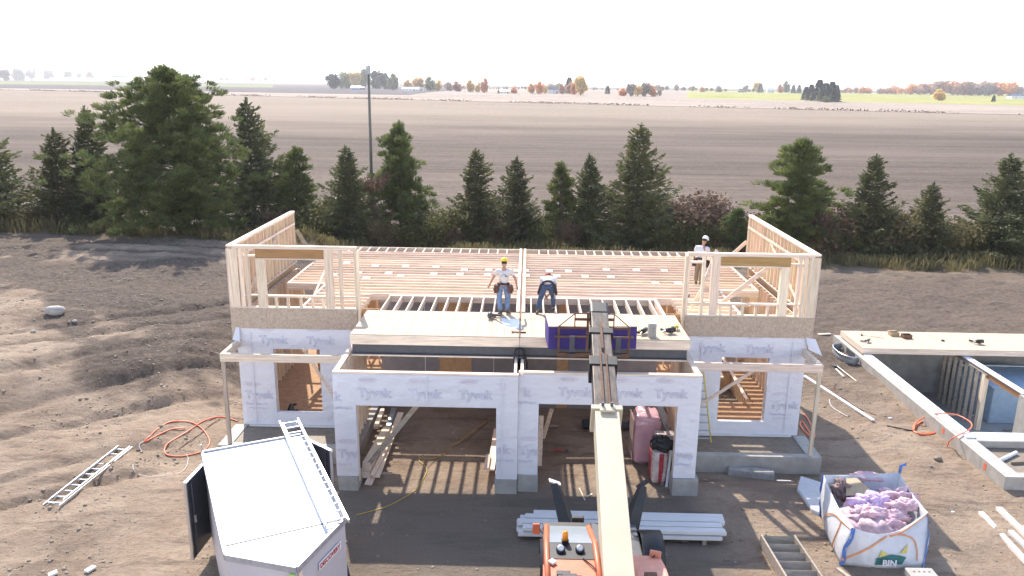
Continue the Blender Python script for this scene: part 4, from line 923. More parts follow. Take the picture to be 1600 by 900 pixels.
# haze
hz = MB().box(-5300, 5300, -70, 6600, -4.2, 45).build('haze', bpy.data.materials.new('haze'), base=(0, 0, 0)); hz['kind'] = 'stuff'
hm = hz.data.materials[0]; hm.use_nodes = True; ht = hm.node_tree; ht.nodes.clear(); ho = ht.nodes.new('ShaderNodeOutputMaterial'); hv = ht.nodes.new('ShaderNodeVolumePrincipled')
hv.inputs['Density'].default_value = .0002; hv.inputs['Color'].default_value = (.93, .95, 1, 1); hv.inputs['Anisotropy'].default_value = .3; ht.links.new(hv.outputs[0], ho.inputs['Volume'])
hz['label'] = 'thin pale haze over the far fields'; hz['category'] = 'haze'

# ------------------------------------------------------------------ neighbouring foundation with its basement
nf = thing('house_foundation', 'concrete foundation of the neighbouring house with open basement and part of its floor deck', 'foundation', (14.2, 21.15, -.5))
box1('foundation_wall', M['concrete_light'], nf, FX0, FX0 + .5, FY0, FY1, -2.7, 0)
box1('foundation_wall', M['concrete_light'], nf, FX0 + .502, FX1, FY0, FY0 + .3, -1.3, -.002)
box1('foundation_wall', M['concrete_light'], nf, FX0 + .502, FX1, 23.6, 24.1, -2.7, -.003)
box1('foundation_wall', M['concrete'], nf, FX0 + .502, FX1, FY1 - .25, FY1, -2.7, -.002)
box1('foundation_wall', M['concrete'], nf, FX1 - .25, FX1, 24.102, FY1 - .252, -2.7, -.004)
box1('basement_floor', M['concrete'], nf, FX0 + .502, FX1 - .252, 24.102, FY1 - .252, -2.72, -2.62)
box1('sill_gasket', M['gasket'], nf, FX0 + .24, FX0 + .56, 23.75, 31.85, .002, .05)
box1('sill_gasket', M['gasket'], nf, FX0 + .562, FX1, 23.55, 24.15, .002, .045)
for k in (0, 2): box1('orange_mark', M['hose'], nf, FX0 - .006, FX0 - .001, 21.9 + 1.25 * k + .2, 22.03 + 1.25 * k + .2, -.3 + .02 * k, -.08)
for y in (22.4, 24.9, 27.4, 29.9): box1('form_joint', M['concrete'], nf, FX0 - .004, FX0 - .0005, y, y + .015, -.7, -.01)
# floor deck over the far end
for k in range(5):
    box1('subfloor_panel', M['subfloor'], nf, FX0 + .2 + k * 2.442, FX0 + .2 + k * 2.442 + 2.436, 31.9, 33.12, .28, .30)
    box1('subfloor_panel', M['subfloor'], nf, FX0 + .2 + k * 2.442, FX0 + .2 + k * 2.442 + 2.436, 33.126, 34.35, .279, .299)
box1('rim_joist', LX, nf, FX0 + .2, FX1 - .1, 31.9, 31.945, .052, .278); box1('rim_joist', LX, nf, FX0 + .2, FX1 - .1, 34.3, 34.35, .052, .278)
box1('rim_joist', LY, nf, FX0 + .2, FX0 + .245, 31.947, 34.298, .052, .278)
for k in range(30): box1('floor_joist', LY, nf, FX0 + .6 + k * .406, FX0 + .64 + k * .406, 31.95, 34.29, .054, .276)
# stud partition and beam in the basement
for k in range(8):
    y = 33.4 - k * .42; box1('basement_stud', M['lumber_grey'], nf, 18.72, 18.86, y, y + .045, -2.62, -.18)
box1('basement_stud', LZ, nf, 18.70, 18.88, 30.2, 30.4, -2.62, -.18); box1('basement_plate', M['lumber_grey'], nf, 18.7, 18.88, 30.1, 34.3, -.178, -.14)
box1('main_beam', M['lvl'], nf, 18.75, 18.88, 27.9, 30.19, -.30, -.05); box1('beam_gasket', M['gasket'], nf, 18.70, 18.98, 27.8, 34.3, -.04, 0.0)
box1('bearing_wall', M['concrete_light'], nf, 18.6, 19.1, 27.2, 27.8, -2.62, -.05); box1('bearing_post', M['lumber_grey'], nf, 18.98, 19.08, 28.0, 28.1, -.04, .55)
mb = MB(); mb.prism([(19.6, 30.9), (22.5, 30.9), (22.5, 33.6), (19.4, 33.6)], -2.62, -1.0); fo = mb.build('foam_stack', M['blue_foam'], bevel=.05)
tag(fo, 'big pale blue block of wrapped foam on the basement floor', 'foam block')
mb = MB(); mb.box(19.45, 22.6, 30.8, 33.7, -.995, -.93); tag(mb.build('foam_sheet', M['blue_foam'], bevel=.02), 'blue foam sheet lying on top of the wrapped foam block', 'foam sheet')
struct(box1('sand', M['dirt_grey'], None, FX0 + .51, FX1, FY0 + .31, 23.59, -1.0, -.24))
tag(MB().tube([at_z(1562, 720, -.18), at_z(1588, 707, -.18)], .06, 10).build('foam_roll', M['gasket'], smooth=True), 'small white foam roll lying on the sand inside the foundation', 'foam roll')
tag(plank('board', at_z(1580, 724, -.2), at_z(1600, 723, -.2), .1, .04, M['dirt_grey'], None), 'grey board end on the sand beside the foam roll', 'board')
for a, c, lab in (((1545, 653), (1563, 659), 'light scrap board on the basement floor by the stud partition'), ((1570, 672), (1592, 668), 'light scrap board on the basement floor by the concrete bearing wall')):
    tag(plank('scrap_board', at_z(*a, -2.58), at_z(*c, -2.58), .15, .03, M['lumber_grey'], None, up=(0, 0, 1)), lab, 'board')
# window well
ww = thing('window_well', 'grey corrugated steel window well beside the neighbouring foundation', 'window well', (13.9, 32.5, -.6))
mb = MB(); P = []; nn = 26
for i_ in range(nn + 1):
    a = math.pi * i_ / nn; P.append((FX0 - .02 - .62 * abs(math.sin(a)) ** .6, 32.55 + .95 * math.cos(a)))
prof = [(-.0, -1.2)] + [(.02 * math.sin(k * 1.57), -1.2 + k * .055) for k in range(22)]
for j, (o_, zz) in enumerate(prof):
    for (x, y) in P: mb.v.append((x - o_, y, zz))
for j in range(len(prof) - 1):
    for i_ in range(nn): a = j * (nn + 1) + i_; mb.f.append((a, a + 1, a + nn + 2, a + nn + 1)); mb.m.append(0)
w_ = mb.build('well_shell', M['galv'], ww, smooth=True); so = w_.modifiers.new('s', 'SOLIDIFY'); so.thickness = .02
MB().tube([(x - .01, y, -.03) for x, y in P], .022, 6).build('well_rim', M['alu'], ww, smooth=True)
box1('basement_window', M['steel_grey'], nf, FX0 - .012, FX0 - .001, 32.1, 33.0, -.75, -.05)

# tools on the neighbouring deck (top z = .30)
def at_deck(px_, py_, z=.30): return at_z(px_, py_, z)
def nailer(name, lab, p, ang, z, mats=('black', 'yellow_fibre'), s_=1.0, grp=None, cat='nail gun'):
    t0 = thing(name, lab, cat, (p.x, p.y, z), grp); t0.rotation_euler = (0, 0, ang); t0.scale = (s_, s_, s_)
    def loc(mb, nm, m_, **k):
        o = mb.build(nm, M[m_], None, base=(0, 0, 0), **k); o.parent = t0; o.location = (0, 0, 0); return o
    loc(MB().tube([(0, 0, .09), (.05, 0, .09), (.22, 0, .09)], [.045, .06, .055], 10), 'body', mats[0], smooth=True)
    loc(MB().tube([(.12, 0, .08), (.13, .14, .05)], [.028, .025], 8), 'grip', mats[1], smooth=True)
    loc(MB().beam((.0, .02, .06), (-.02, .26, .04), .03, .05), 'magazine', mats[0]); loc(MB().tube([(0, 0, .08), (-.1, 0, .06)], [.02, .012], 6), 'nose', 'alu'); loc(MB().beam((.10, .1, .05), (.2, .1, .05), .05, .03), 'foot', mats[1])
    return t0
def sledge(lab, a, c, name='sledgehammer', headm='black', r=.014, hl=.09, z=0, hm='lumber_y'):
    t0 = thing(name, lab, 'hammer', (a.x, a.y, a.z))
    MB().tube([a + Vector((0, 0, .03)), c + Vector((0, 0, .02))], r, 6).build('handle', M[hm], t0, smooth=True)
    d = (c - a).normalized(); s_ = Vector((-d.y, d.x, 0)); a2 = a + Vector((0, 0, .035))
    MB().beam(a2 - s_ * hl, a2 + s_ * hl, .06 * hl / .09, .06 * hl / .09).build('head', M[headm], t0, bevel=.006)
    return t0
sledge('long handled sledgehammer on the neighbouring deck', at_deck(1346, 524), at_deck(1381, 529), headm='rust')
for (px_, py_, lab, m_) in ((1396, 524, 'tan box of nails on the neighbouring deck', 'cardboard'), (1416, 528, 'dark open box beside the tan nail box', 'rust')):
    p = at_deck(px_, py_); t0 = thing('nail_box', lab, 'box', p)
    mb = MB(); x, y = p.x, p.y; w2, d2, h2 = .19, .15, .17
    mb.box(x - w2, x + w2, y - d2, y + d2, .301, .32)
    mb.box(x - w2, x - w2 + .012, y - d2, y + d2, .321, .3 + h2); mb.box(x + w2 - .012, x + w2, y - d2, y + d2, .321, .3 + h2); mb.box(x - w2 + .013, x + w2 - .013, y - d2, y - d2 + .012, .321, .3 + h2); mb.box(x - w2 + .013, x + w2 - .013, y + d2 - .012, y + d2, .321, .3 + h2)
    mb.build('carton', M[m_], t0); box1('flap', M[m_], t0, x - w2, x + w2 * .9, y + d2 + .002, y + d2 + .1, .3 + h2 - .02, .3 + h2 - .008) if m_ == 'cardboard' else box1('nails', M['steel_grey'], t0, x - w2 + .02, x + w2 - .02, y - d2 + .02, y + d2 - .02, .322, .40)
nailer('hand_drill', 'small grey drill near the corner of the neighbouring deck', at_deck(1355, 536), .9, .30, ('steel_grey', 'leather_dark'), 1.1, cat='drill')
nailer('nail_gun', 'red and black nail gun on the right part of the neighbouring deck', at_deck(1524, 538), .1, .30, ('black', 'red_tool'), 1.5)
p = at_deck(1473, 533); t0 = thing('chalk_reel', 'dark chalk line reel with its string on the neighbouring deck', 'tool', p)
MB().lathe((p.x, p.y, .302), [(.07, 0), (.08, .03), (.06, .06)], 12).build('case', M['black'], t0, smooth=True); MB().tube([(p.x, p.y + .08, .31), (p.x - .1, p.y + .5, .306), (p.x - .25, p.y + .9, .306)], .006, 4).build('string', M['steel_grey'], t0)

# ------------------------------------------------------------------ loose boards, hoses, ladders on the ground
def gboard(name, lab, a, c, w_=.09, h_=.05, m_='white_wood', dz=.05, grp=None, cat='board'):
    p = gpt(*a); q = gpt(*c); p.z += dz; q.z += dz
    return tag(plank(name, p, q, w_, h_, M[m_], None, up=(0, 0, 1)), lab, cat, grp)
gboard('long_board', 'long white board lying on the soil right of the house', (1256, 589), (1364, 659), .13, .06)
gboard('white_board', 'white board pair left member, lower right corner of the site', (1532, 804), (1606, 884), .14, .09)
gboard('white_board', 'upper white board of the lower right bundle, reaching furthest back', (1560, 797), (1612, 848), .16, .10)
gboard('white_board', 'short visible white board between the two long ones at the lower right', (1578, 833), (1612, 866), .13, .09)
gboard('white_board', 'white board end cut by the right edge above the others', (1598, 826), (1625, 842), .12, .09)
gboard('board', 'small tan board on dark soil behind the house corner', (1278, 524), (1297, 523), .14, .04, 'lumber_x')
gboard('stick', 'short white stick on the soil near the shovel', (1306, 578), (1318, 590), .07, .03, 'white_wood')
gboard('stick', 'thin white strip beside the concrete step block', (1212, 751), (1236, 752), .05, .02, 'white_wood', .01)
gboard('stake', 'pale wood scrap at the lower left edge of the photo', (135, 896), (148, 888), .14, .05, 'white_wood')
gboard('stake', 'pale wood scrap at the bottom left of the trailer', (76, 902), (90, 896), .14, .05, 'white_wood')
gboard('wood_scrap', 'long thin sliver of wood before the right garage door', (905, 763), (914, 782), .03, .015, 'lumber_y', .01)
gboard('wood_scrap', 'small sliver of wood beside the longer one', (917, 776), (925, 772), .04, .015, 'lumber_y', .01)
sh = thing('shovel', 'shovel with wooden handle on the soil near the window well', 'shovel', gpt(1307, 576))
a = gpt(1308, 575); c = gpt(1338, 597); MB().tube([a + Vector((0, 0, .08)), c + Vector((0, 0, .04))], .02, 6).build('handle', M['lumber_y'], sh)
b_ = gpt(1301, 573); mb = MB(); dv = (a - c).normalized(); sd = Vector((-dv.y, dv.x, 0)); mb.add([a + sd * .13 + Vector((0, 0, .09)), a - sd * .13 + Vector((0, 0, .09)), a - sd * .12 + dv * .3 + Vector((0, 0, .05)), a + dv * .4 + Vector((0, 0, .04)), a + sd * .12 + dv * .3 + Vector((0, 0, .05))], [(0, 1, 2, 3, 4)]); bl = mb.build('blade', M['steel_grey'], sh); so = bl.modifiers.new('s', 'SOLIDIFY'); so.thickness = .01
# concrete block step
mb = MB(); p = gpt(1172, 741); mb.beam(gpt(1137, 739) + Vector((0, 0, .08)), gpt(1209, 748) + Vector((0, 0, .08)), .34, .32); tag(mb.build('step_block', M['stone'], bevel=.04), 'weathered grey timber block lying as a step before the right porch', 'step block')
# wooden stairs unit lying on the ground
st = thing('wooden_stairs', 'grey wooden stair unit lying on the ground left of the big bag', 'stairs', (6.5, 17, -.3))
for x in (6.08, 6.92): MB().beam((x, 17.75, -.13), (x + .12, 15.2, -.13), .045, .30).build('stringer', M['lumber_grey'], st)
for k in range(7): y = 17.7 - k * .36; MB().beam((6.10 + .017 * k, y, -.14), (6.91 + .017 * k, y, -.14), .04, .26, up=(0, .6, 1)).build('tread', M['dirt_grey'] if False else M['lumber_grey'], st)
# stack of long white lumber behind the telehandler
n_ = 0
LS = [(-.10, 5.10, 17.80, -.12), (-.14, 5.26, 18.02, -.12), (-.14, 5.2, 18.24, -.11), (-.05, 5.3, 18.46, -.10), (0.02, 5.18, 17.86, .0), (-.12, 5.16, 18.10, .01), (.08, 5.28, 18.35, .01), (.3, 5.3, 18.55, -.0)]
LL = ['front bottom', 'second bottom', 'third bottom', 'rear bottom', 'front top', 'second top', 'third top', 'rear top']
for (x0, x1, y, z), w1 in zip(LS, LL):
    o = box1('long_timber', M['white_wood'], None, x0, x1, y - .1, y + .1, z - .045, z + .045, bevel=.006); tag(o, '%s board of the pile of long pale timbers by the telehandler' % w1, 'timber', 'pile of long pale timbers')
for x in (.5, 4.6): tag(box1('timber_bearer', M['lumber_grey'], None, x, x + .1, 17.7, 18.6, -.32, -.17), 'bearer under the %s end of the pale timber pile' % ('left' if x < 1 else 'right'), 'bearer')
# rocks
def rock(name, lab, px_, py_, r, sc=(1, .7, .55), m_='stone', cat='rock'):
    p = gpt(px_, py_); global rng; rng = np.random.default_rng(int(px_)); mb = MB(); n1_, n2_ = 12, 7; P = []
    for j in range(n2_ + 1):
        for i_ in range(n1_):
            a = 2 * math.pi * i_ / n1_; e = math.pi * j / n2_; rr = r * (1 + .25 * float(fbm(math.cos(a) * math.sin(e) * 1.5 + px_, math.sin(a) * math.sin(e) * 1.5 + math.cos(e), 2)))
            P.append((p.x + rr * sc[0] * math.cos(a) * math.sin(e), p.y + rr * sc[1] * math.sin(a) * math.sin(e), p.z + r * sc[2] * .6 + rr * sc[2] * math.cos(e)))
    mb.add(P, [(j * n1_ + i_, j * n1_ + (i_ + 1) % n1_, (j + 1) * n1_ + (i_ + 1) % n1_, (j + 1) * n1_ + i_) for j in range(n2_) for i_ in range(n1_)])
    return tag(mb.build(name, M[m_], smooth=True), lab, cat)
rock('boulder', 'pale rounded boulder on the dark bank at the left', 86, 490, .42)
rock('stone', 'small pale stone right of the boulder', 117, 503, .12); rock('stone', 'flat pale stone left of the boulder, lower down', 52, 519, .12)
rock('concrete_slab', 'flat pale slab on the spoil under the low spruce', 1477, 402, .75, (1.2, .6, .15), 'white_wood', 'slab')
rock('stone', 'dark clod between the orange coil and the big bag', 1465, 719, .14, m_='dirt_grey'); rock('stone', 'white stone right of the big bag', 1489, 801, .06, m_='white_wood'); rock('stone', 'small white stone left of the orange coil', 1391, 655, .08, m_='white_wood')
rock('stone', 'pale lump lying against the foundation above the orange coil', 1436, 650, .11, m_='white_wood')
# hoses and cords
def smooth_pts(P, m_=8):
    out = []
    for i_ in range(len(P) - 1):
        p0 = P[max(i_ - 1, 0)]; p1 = P[i_]; p2 = P[i_ + 1]; p3 = P[min(i_ + 2, len(P) - 1)]
        for k in range(m_):
            t_ = k / m_; out.append(.5 * ((2 * p1) + (p2 - p0) * t_ + (2 * p0 - 5 * p1 + 4 * p2 - p3) * t_ ** 2 + (3 * p1 - p0 - 3 * p2 + p3) * t_ ** 3))
    return out + [P[-1]]
def hose(name, lab, pix_, r, m_, cat='hose', dz=.02, lift=None):
    P = []
    for k, q in enumerate(pix_):
        p = gpt(q[0], q[1]); p.z += dz + (q[2] if len(q) > 2 else 0)
        if len(q) > 2: pp = CAM + ray(q[0], q[1]) * ((p - CAM).dot(fw)); p = CAM + (pp - CAM) * (1 - (q[2]) / max(1, (CAM.z - p.z + q[2]))) if q[2] else p
        P.append(p)
    return tag(MB().tube(smooth_pts(P), r, 6).build(name, M[m_], smooth=True), lab, cat)
hose('air_hose', 'orange hose looping over the soil left of the house', [(372, 659), (352, 653), (335, 653), (315, 660), (296, 673), (278, 684), (262, 694), (257, 704), (262, 712), (280, 714), (300, 711), (318, 705), (327, 695), (325, 683), (315, 670), (300, 661), (283, 659), (263, 661), (245, 672), (233, 683), (225, 691), (235, 687), (252, 678), (270, 671), (289, 670)], .022, 'hose')
hose('cord', 'pale cord lying in a curve right of the flat ladder', [(208, 727), (209, 735), (217, 742), (232, 745), (250, 745), (275, 742), (290, 732), (294, 718), (291, 711)], .009, 'white_wood', 'cord')
hose('cord', 'thin brown wire between orange hose and left porch post', [(344, 655), (330, 664), (316, 676), (302, 686), (288, 696), (280, 702)], .012, 'leather', 'cord')
hose('cord', 'short white cable at the end of the orange hose loop', [(225, 691), (219, 694), (218, 700), (222, 706)], .012, 'white_wood', 'cord')
hose('air_hose', 'orange coil lying on the soil and over the foundation wall', [(1429, 663), (1427, 672), (1434, 678), (1447, 680), (1461, 677), (1470, 669), (1468, 661), (1455, 658), (1440, 660), (1431, 667), (1428, 675), (1440, 679), (1458, 677)], .03, 'hose')
P = [Vector(p) for p in [at_z(1428, 672, -.4), at_z(1432, 660, -.35), at_z(1448, 650, -.2), at_z(1468, 646, .08), at_z(1490, 647, .10), at_z(1508, 654, .12), at_z(1518, 662, .15), at_z(1516, 670, .12), at_z(1505, 676, .08), at_z(1490, 684, .06), at_z(1483, 690, -.25), at_z(1480, 698, -.43)]]
tag(MB().tube(smooth_pts(P), .022, 6).build('air_hose', M['hose'], smooth=True), 'orange hose arching across the white foundation sill', 'hose')
hose('hose_bundle', 'red orange hose bundle lying behind the right porch post', [(1256, 648), (1262, 655), (1268, 668), (1273, 682), (1268, 684), (1256, 674), (1250, 664), (1254, 660), (1262, 672), (1268, 682), (1258, 676), (1252, 668)], .028, 'hose')
hose('wire', 'brown wire trailing below the long white board', [(1306, 600), (1303, 608), (1308, 618), (1320, 624), (1340, 638), (1365, 648), (1385, 652)], .012, 'leather', 'cord')
hose('wire', 'pale bent wire left of the long white board', [(1296, 625), (1298, 634), (1306, 641), (1318, 648), (1325, 652)], .014, 'white_wood', 'cord')
hose('cable', 'dark cable stub leading to the orange coil', [(1386, 666), (1400, 669), (1415, 672), (1428, 674)], .022, 'black', 'cord')
hose('wire', 'tangled thin wire rings on the soil near the coil', [(1340, 678), (1350, 672), (1362, 674), (1375, 680), (1388, 680), (1380, 688), (1362, 690), (1350, 684)], .007, 'stone', 'cord')
hose('power_cable', 'yellow extension cord running out of the left garage', [(768, 655), (745, 670), (724, 686), (706, 700), (690, 713), (672, 718), (656, 716), (656, 722), (663, 728), (667, 736), (660, 752), (650, 766), (632, 778), (605, 792), (575, 801), (556, 806)], .012, 'cord', 'cord')
hose('power_cable', 'second thinner cord strand beside the yellow one in the left garage', [(762, 660), (742, 678), (728, 690), (708, 699), (680, 720), (664, 737)], .008, 'leather', 'cord')

# ladders
def ladder(name, lab, a, c, side, width, n_, m_='alu', double=False, cat='ladder', rung='alu', flip=None):
    a = Vector(a); c = Vector(c); side = Vector(side).normalized(); t0 = thing(name, lab, cat, a); d = (c - a).normalized(); nrm = side.cross(d).normalized()
    if nrm.z < 0: nrm = -nrm
    for q in (0, 1) if double else (0,):
        off = nrm * (.045 * q); w2 = width / 2 - .04 * q; sh_ = d * (.25 * q)
        for s_ in (-1, 1): MB().beam(a + side * w2 * s_ + off + sh_, c + side * w2 * s_ + off - sh_ * .2, .032 if abs(nrm.z) > .5 else .032, .075, up=nrm).build('rail', M[m_], t0)
    L_ = (c - a).length
    for k in range(n_):
        p = a + d * (L_ * (k + .5) / n_); MB().tube([p - side * width * .47, p + side * width * .47], .022, 6).build('rung', M[rung], t0)
    return t0
a = (gpt(67, 793) + gpt(95, 797)) / 2; c = (gpt(188, 702) + gpt(204, 704)) / 2; a.z += .09; c.z += .09
ladder('extension_ladder', 'aluminium extension ladder lying flat on the soil at the left', a, c, (c - a).cross(Vector((0, 0, 1))), .46, 11, double=True)
la = thing
ya = at_z(1100, 691, -.19); yc = at_y(1088, 580, 23.9)
ladder('step_ladder', 'yellow and aluminium ladder leaning against the right house wall', ya, yc, (1, 0, 0), .46, 9, m_='yellow_fibre', rung='galv')
# ladder rack: ladder on the trailer roof comes with the trailer below

# ------------------------------------------------------------------ enclosed cargo trailer
zt = 2.2
A_ = at_z(316, 708, zt); El = at_z(348, 855, zt); dl = (El - A_).normalized(); dr = Vector((-dl.y, dl.x, 0))
if dr.x < 0: dr = -dr
Wt = 2.42; Lt = (El - A_).length; B_ = A_ + dr * Wt; C_ = El + dr * Wt; N0 = at_z(352, 870, zt); N1 = at_z(463.5, 890, zt)
gzt = gz(A_.x, A_.y)
tr = thing('cargo_trailer', 'white roofed enclosed trailer with slanted nose and open rear doors', 'trailer', (A_.x, A_.y, gzt))
foot = [A_, B_, C_, N1, N0, El]
def poly_ext(name, P, z0, z1, m_, parent, shrink=0, **k):
    cx_ = sum((p for p in P), Vector()) / len(P); Q = [p + (cx_ - p).normalized() * shrink for p in P]
    mb = MB(); n = len(Q); mb.add([(p.x, p.y, z0) for p in Q] + [(p.x, p.y, z1) for p in Q], [tuple(range(n)), tuple(range(2 * n - 1, n - 1, -1))] + [(i_, (i_ + 1) % n, n + (i_ + 1) % n, n + i_) for i_ in range(n)])
    return mb.build(name, m_, parent, **k)
M['alu_dull'] = mat('alu_dull', (.42, .42, .45), rough=.45, metal=.3, var=.12)
M['trailer_side'] = mat('trailer_side', (.55, .52, .55), rough=.35, var=.05, scale=1)
poly_ext('body', foot, .25, zt - .02, M['trailer_side'], tr, .02)
M['roof_white'] = mat('roof_white', (.80, .80, .82), col2=(.66, .66, .70), rough=.3, scale=1.1, bump=.6, bscale=2)
poly_ext('roof', foot, zt - .018, zt + .012, M['roof_white'], tr, .04)
for (p, q, nm) in ((A_, B_, 'rear_rail'), (A_, El, 'roof_rail'), (B_, C_, 'roof_rail'), (El, N0, 'roof_rail'), (N0, N1, 'nose_rail'), (N1, C_, 'nose_rail')):
    MB().beam(p + Vector((0, 0, -.005)), q + Vector((0, 0, -.005)), .065, .13).build(nm, M['alu_dull'], tr, bevel=.008)
MB().beam(El + Vector((0, 0, .018)), C_ + Vector((0, 0, .018)), .03, .012).build('roof_seam', M['steel_grey'], tr)
MB().beam(A_ + Vector((-.02, .02, .0)) , A_ + Vector((-.02, .02, .22)), .03, .03).build('rail_end', M['alu'], tr)
def door_panel(nm, h_, o_, z0, z1, m_):
    d0 = thing_part(nm, tr); mb = MB(); mb.beam(Vector((h_.x, h_.y, (z0 + z1) / 2)), Vector((o_.x, o_.y, (z0 + z1) / 2)), .05, z1 - z0); pb = mb.build(nm, M[m_], tr)
    d = (o_ - h_).normalized(); 
    MB().beam(Vector((h_.x, h_.y, z1 + .015)), Vector((o_.x, o_.y, z1 + .015)), .07, .035).build('door_edge', M['alu'], pb)
    MB().beam(Vector((o_.x, o_.y, z0)), Vector((o_.x, o_.y, z1)), .05, .06, up=(1, 0, 0)).build('door_edge', M['alu'], pb)
    p = o_ - d * .18; n_ = Vector((-d.y, d.x, 0))
    if n_.y > 0: n_ = -n_
    MB().tube([Vector((p.x, p.y, z0 + .05)) + n_ * .05, Vector((p.x, p.y, z1 - .05)) + n_ * .05], .016, 6).build('lock_bar', M['steel_grey'], pb)
    MB().beam(Vector((p.x, p.y, 1.0)) + n_ * .07, Vector((p.x, p.y, 1.18)) + n_ * .07, .03, .05, up=(1, 0, 0)).build('handle', M['alu'], pb)
    return pb
def thing_part(a, b): return None
M['door_dark'] = mat('door_dark', (.055, .06, .07), rough=.35, var=.2, scale=3)
h1 = at_z(320, 722, 2.1); o1 = at_z(289, 755, 2.1); door_panel('rear_door', Vector((h1.x, h1.y, 0)), Vector((o1.x, o1.y, 0)), .12, 2.08, 'door_dark')
h2 = Vector((B_.x + .05, B_.y, 0)); o2 = at_z(517, 705, 2.1); door_panel('rear_door', h2, Vector((o2.x, o2.y, 0)), .15, 2.1, 'door_dark')
fp = A_ + dl * (Lt * .82) - dr * .02
mb = MB(); fc = Vector((fp.x, fp.y, .42)); mb.beam(fc - dl * .9 - dr * .18, fc + dl * .9 - dr * .18, .34, .06); mb.beam(fc - dl * .95 - dr * .18 + Vector((0, 0, -.18)), fc - dl * .88 - dr * .18 + Vector((0, 0, -.18)), .34, .36); mb.beam(fc + dl * .88 - dr * .18 + Vector((0, 0, -.18)), fc + dl * .95 - dr * .18 + Vector((0, 0, -.18)), .34, .36)
mb.build('fender', M['steel_grey'], tr, bevel=.02)
for side_ in (-1, 1):
    for q in (-.42, .42):
        base = A_ + dl * (Lt * .82 + q) + (dr * (-.02) if side_ < 0 else dr * (Wt + .02)); hub = Vector((base.x, base.y, gzt + .34)) - dr * (.28 if side_ < 0 else -.04)
        wo2 = MB().lathe(hub, [(.2, 0), (.33, .02), (.34, .1), (.33, .19), (.2, .21)], 20, ax=tuple(dr)).build('wheel', M['rubber'], tr, smooth=True)
        MB().lathe(hub - dr * .005, [(.18, 0), (.19, .03), (.05, .06)], 14, ax=tuple(dr)).build('rim', M['white_paint'], wo2)
# plate with writing on the slanted nose wall
nd = (C_ - N1).normalized(); nn_ = Vector((nd.y, -nd.x, 0))
if nn_.y > 0: nn_ = -nn_
pc = C_ - nd * .68 + Vector((0, 0, -.42)) + nn_ * .015
MB().beam(pc - nd * .42, pc + nd * .42, .012, .17).build('name_plate', M['white_paint'], tr)
M['red_ink'] = mat('red_ink', (.50, .05, .06), var=.05)
tm = text_mesh('DISCOVERY', .145, None, M['red_ink'], bold=.004); place_text(tm, tr, pc - nd * .40 + Vector((0, 0, -.05)) + nn_ * .012, X=tuple(nd), Z=(0, 0, 1))
for dx_, m_ in ((.05, 'green_print'), (.22, 'cardboard')):
    q = N1 + (N0 - N1).normalized() * (.12 if m_ == 'green_print' else -.0); q = q + nn_ * .012 if m_ != 'green_print' else q + Vector((0, -.012, 0))
M['lime'] = mat('lime', (.35, .62, .18)); q = N1 + (N0 - N1).normalized() * .1; MB().beam(q + Vector((0, -.02, -.5)), q + Vector((0, -.02, -.1)), .12, .01, up=(0, 1, 0)).build('marker_strip', M['lime'], tr)
q = N1 + nd * .1 + nn_ * .012; MB().beam(q + Vector((0, 0, -.5)), q + Vector((0, 0, -.1)), .12, .01, up=tuple(nn_)).build('marker_strip', M['lumber_y'], tr)
# ladder lying on the trailer roof
zl = zt + .12
a = (at_z(437, 660, zl) + at_z(465, 654, zl)) / 2; c = (at_z(511, 822, zl) + at_z(543, 815, zl)) / 2
wL = (at_z(527, 818, zl) - at_z(543, 815, zl)).length * 2
ladder('roof_ladder', 'aluminium extension ladder lying on the trailer roof', a, c, (c - a).cross(Vector((0, 0, 1))), .47, 17, double=True)

# ------------------------------------------------------------------ telehandler
th = thing('telehandler', 'orange telehandler with long cream boom holding panels up to the deck', 'telehandler', (1.7, 14.5, -.3))
def bm(Y, off=0):
    z = 2.68 + .255 * (Y - 12) + off; return Vector((1.745 + .0295 * (Y - 12), Y, z))
def xfix(Y, px_):      # keep the boom straight: line through two measured points
    return at_y(px_, 450, Y)
b0 = CAM + ray(968, 900) * 13.7; b1 = CAM + ray(952, 650) * 17.6; b2 = CAM + ray(936, 470) * 21.4
dB = (b2 - b0).normalized()
def Bp(t_): return b0 + dB * t_
LB = (b2 - b0).length
upB = Vector((1, 0, 0)).cross(dB).normalized()
if upB.z < 0: upB = -upB
def bsec(nm, t0, t1, w_, h_, m_, dz=0, bevel=.012, parent=None):
    c_ = -upB * (h_ / 2)   # boxes hang below the top line
    return MB().beam(Bp(t0) + c_ + upB * dz, Bp(t1) + c_ + upB * dz, w_, h_, up=upB).build(nm, M[m_], parent or th, bevel=bevel)
tb = (b1 - b0).length
bsec('boom', -3.2, tb, .54, .62, 'cream')
bsec('boom_collar', tb - .02, tb + .13, .70, .70, 'cream', .03); bsec('boom_collar', tb - .14, tb + .1, .34, .06, 'cream', .09)
t2 = tb + (LB - tb) * .38; t3 = tb + (LB - tb) * .68
bsec('boom_section', tb + .1, t2, .54, .52, 'boom_steel', -.03); bsec('boom_collar', t2 - .05, t2 + .30, .68, .60, 'black', .0)
bsec('boom_section', t2 + .25, t3, .49, .46, 'boom_steel', -.05); bsec('boom_collar', t3 - .04, t3 + .20, .62, .54, 'black', -.02)
bsec('boom_section', t3 + .16, LB - .35, .45, .42, 'boom_steel', -.07)
hd = bsec('boom_head', LB - .5, LB + .05, .50, .50, 'black', -.05, bevel=.06)
for s_ in (-.07, .07):
    X1 = Vector((s_, 0, 0)); MB().beam(Bp(tb - .1) + X1 + upB * .01, Bp(t2 + .5) + X1 + upB * .01, .04, .05, up=upB).build('boom_chain', M['rust'], th)
MB().beam(Bp(t2 + .6) + upB * .0, Bp(t3 + .4), .06, .05, up=upB).build('boom_chain', M['rust'], th)
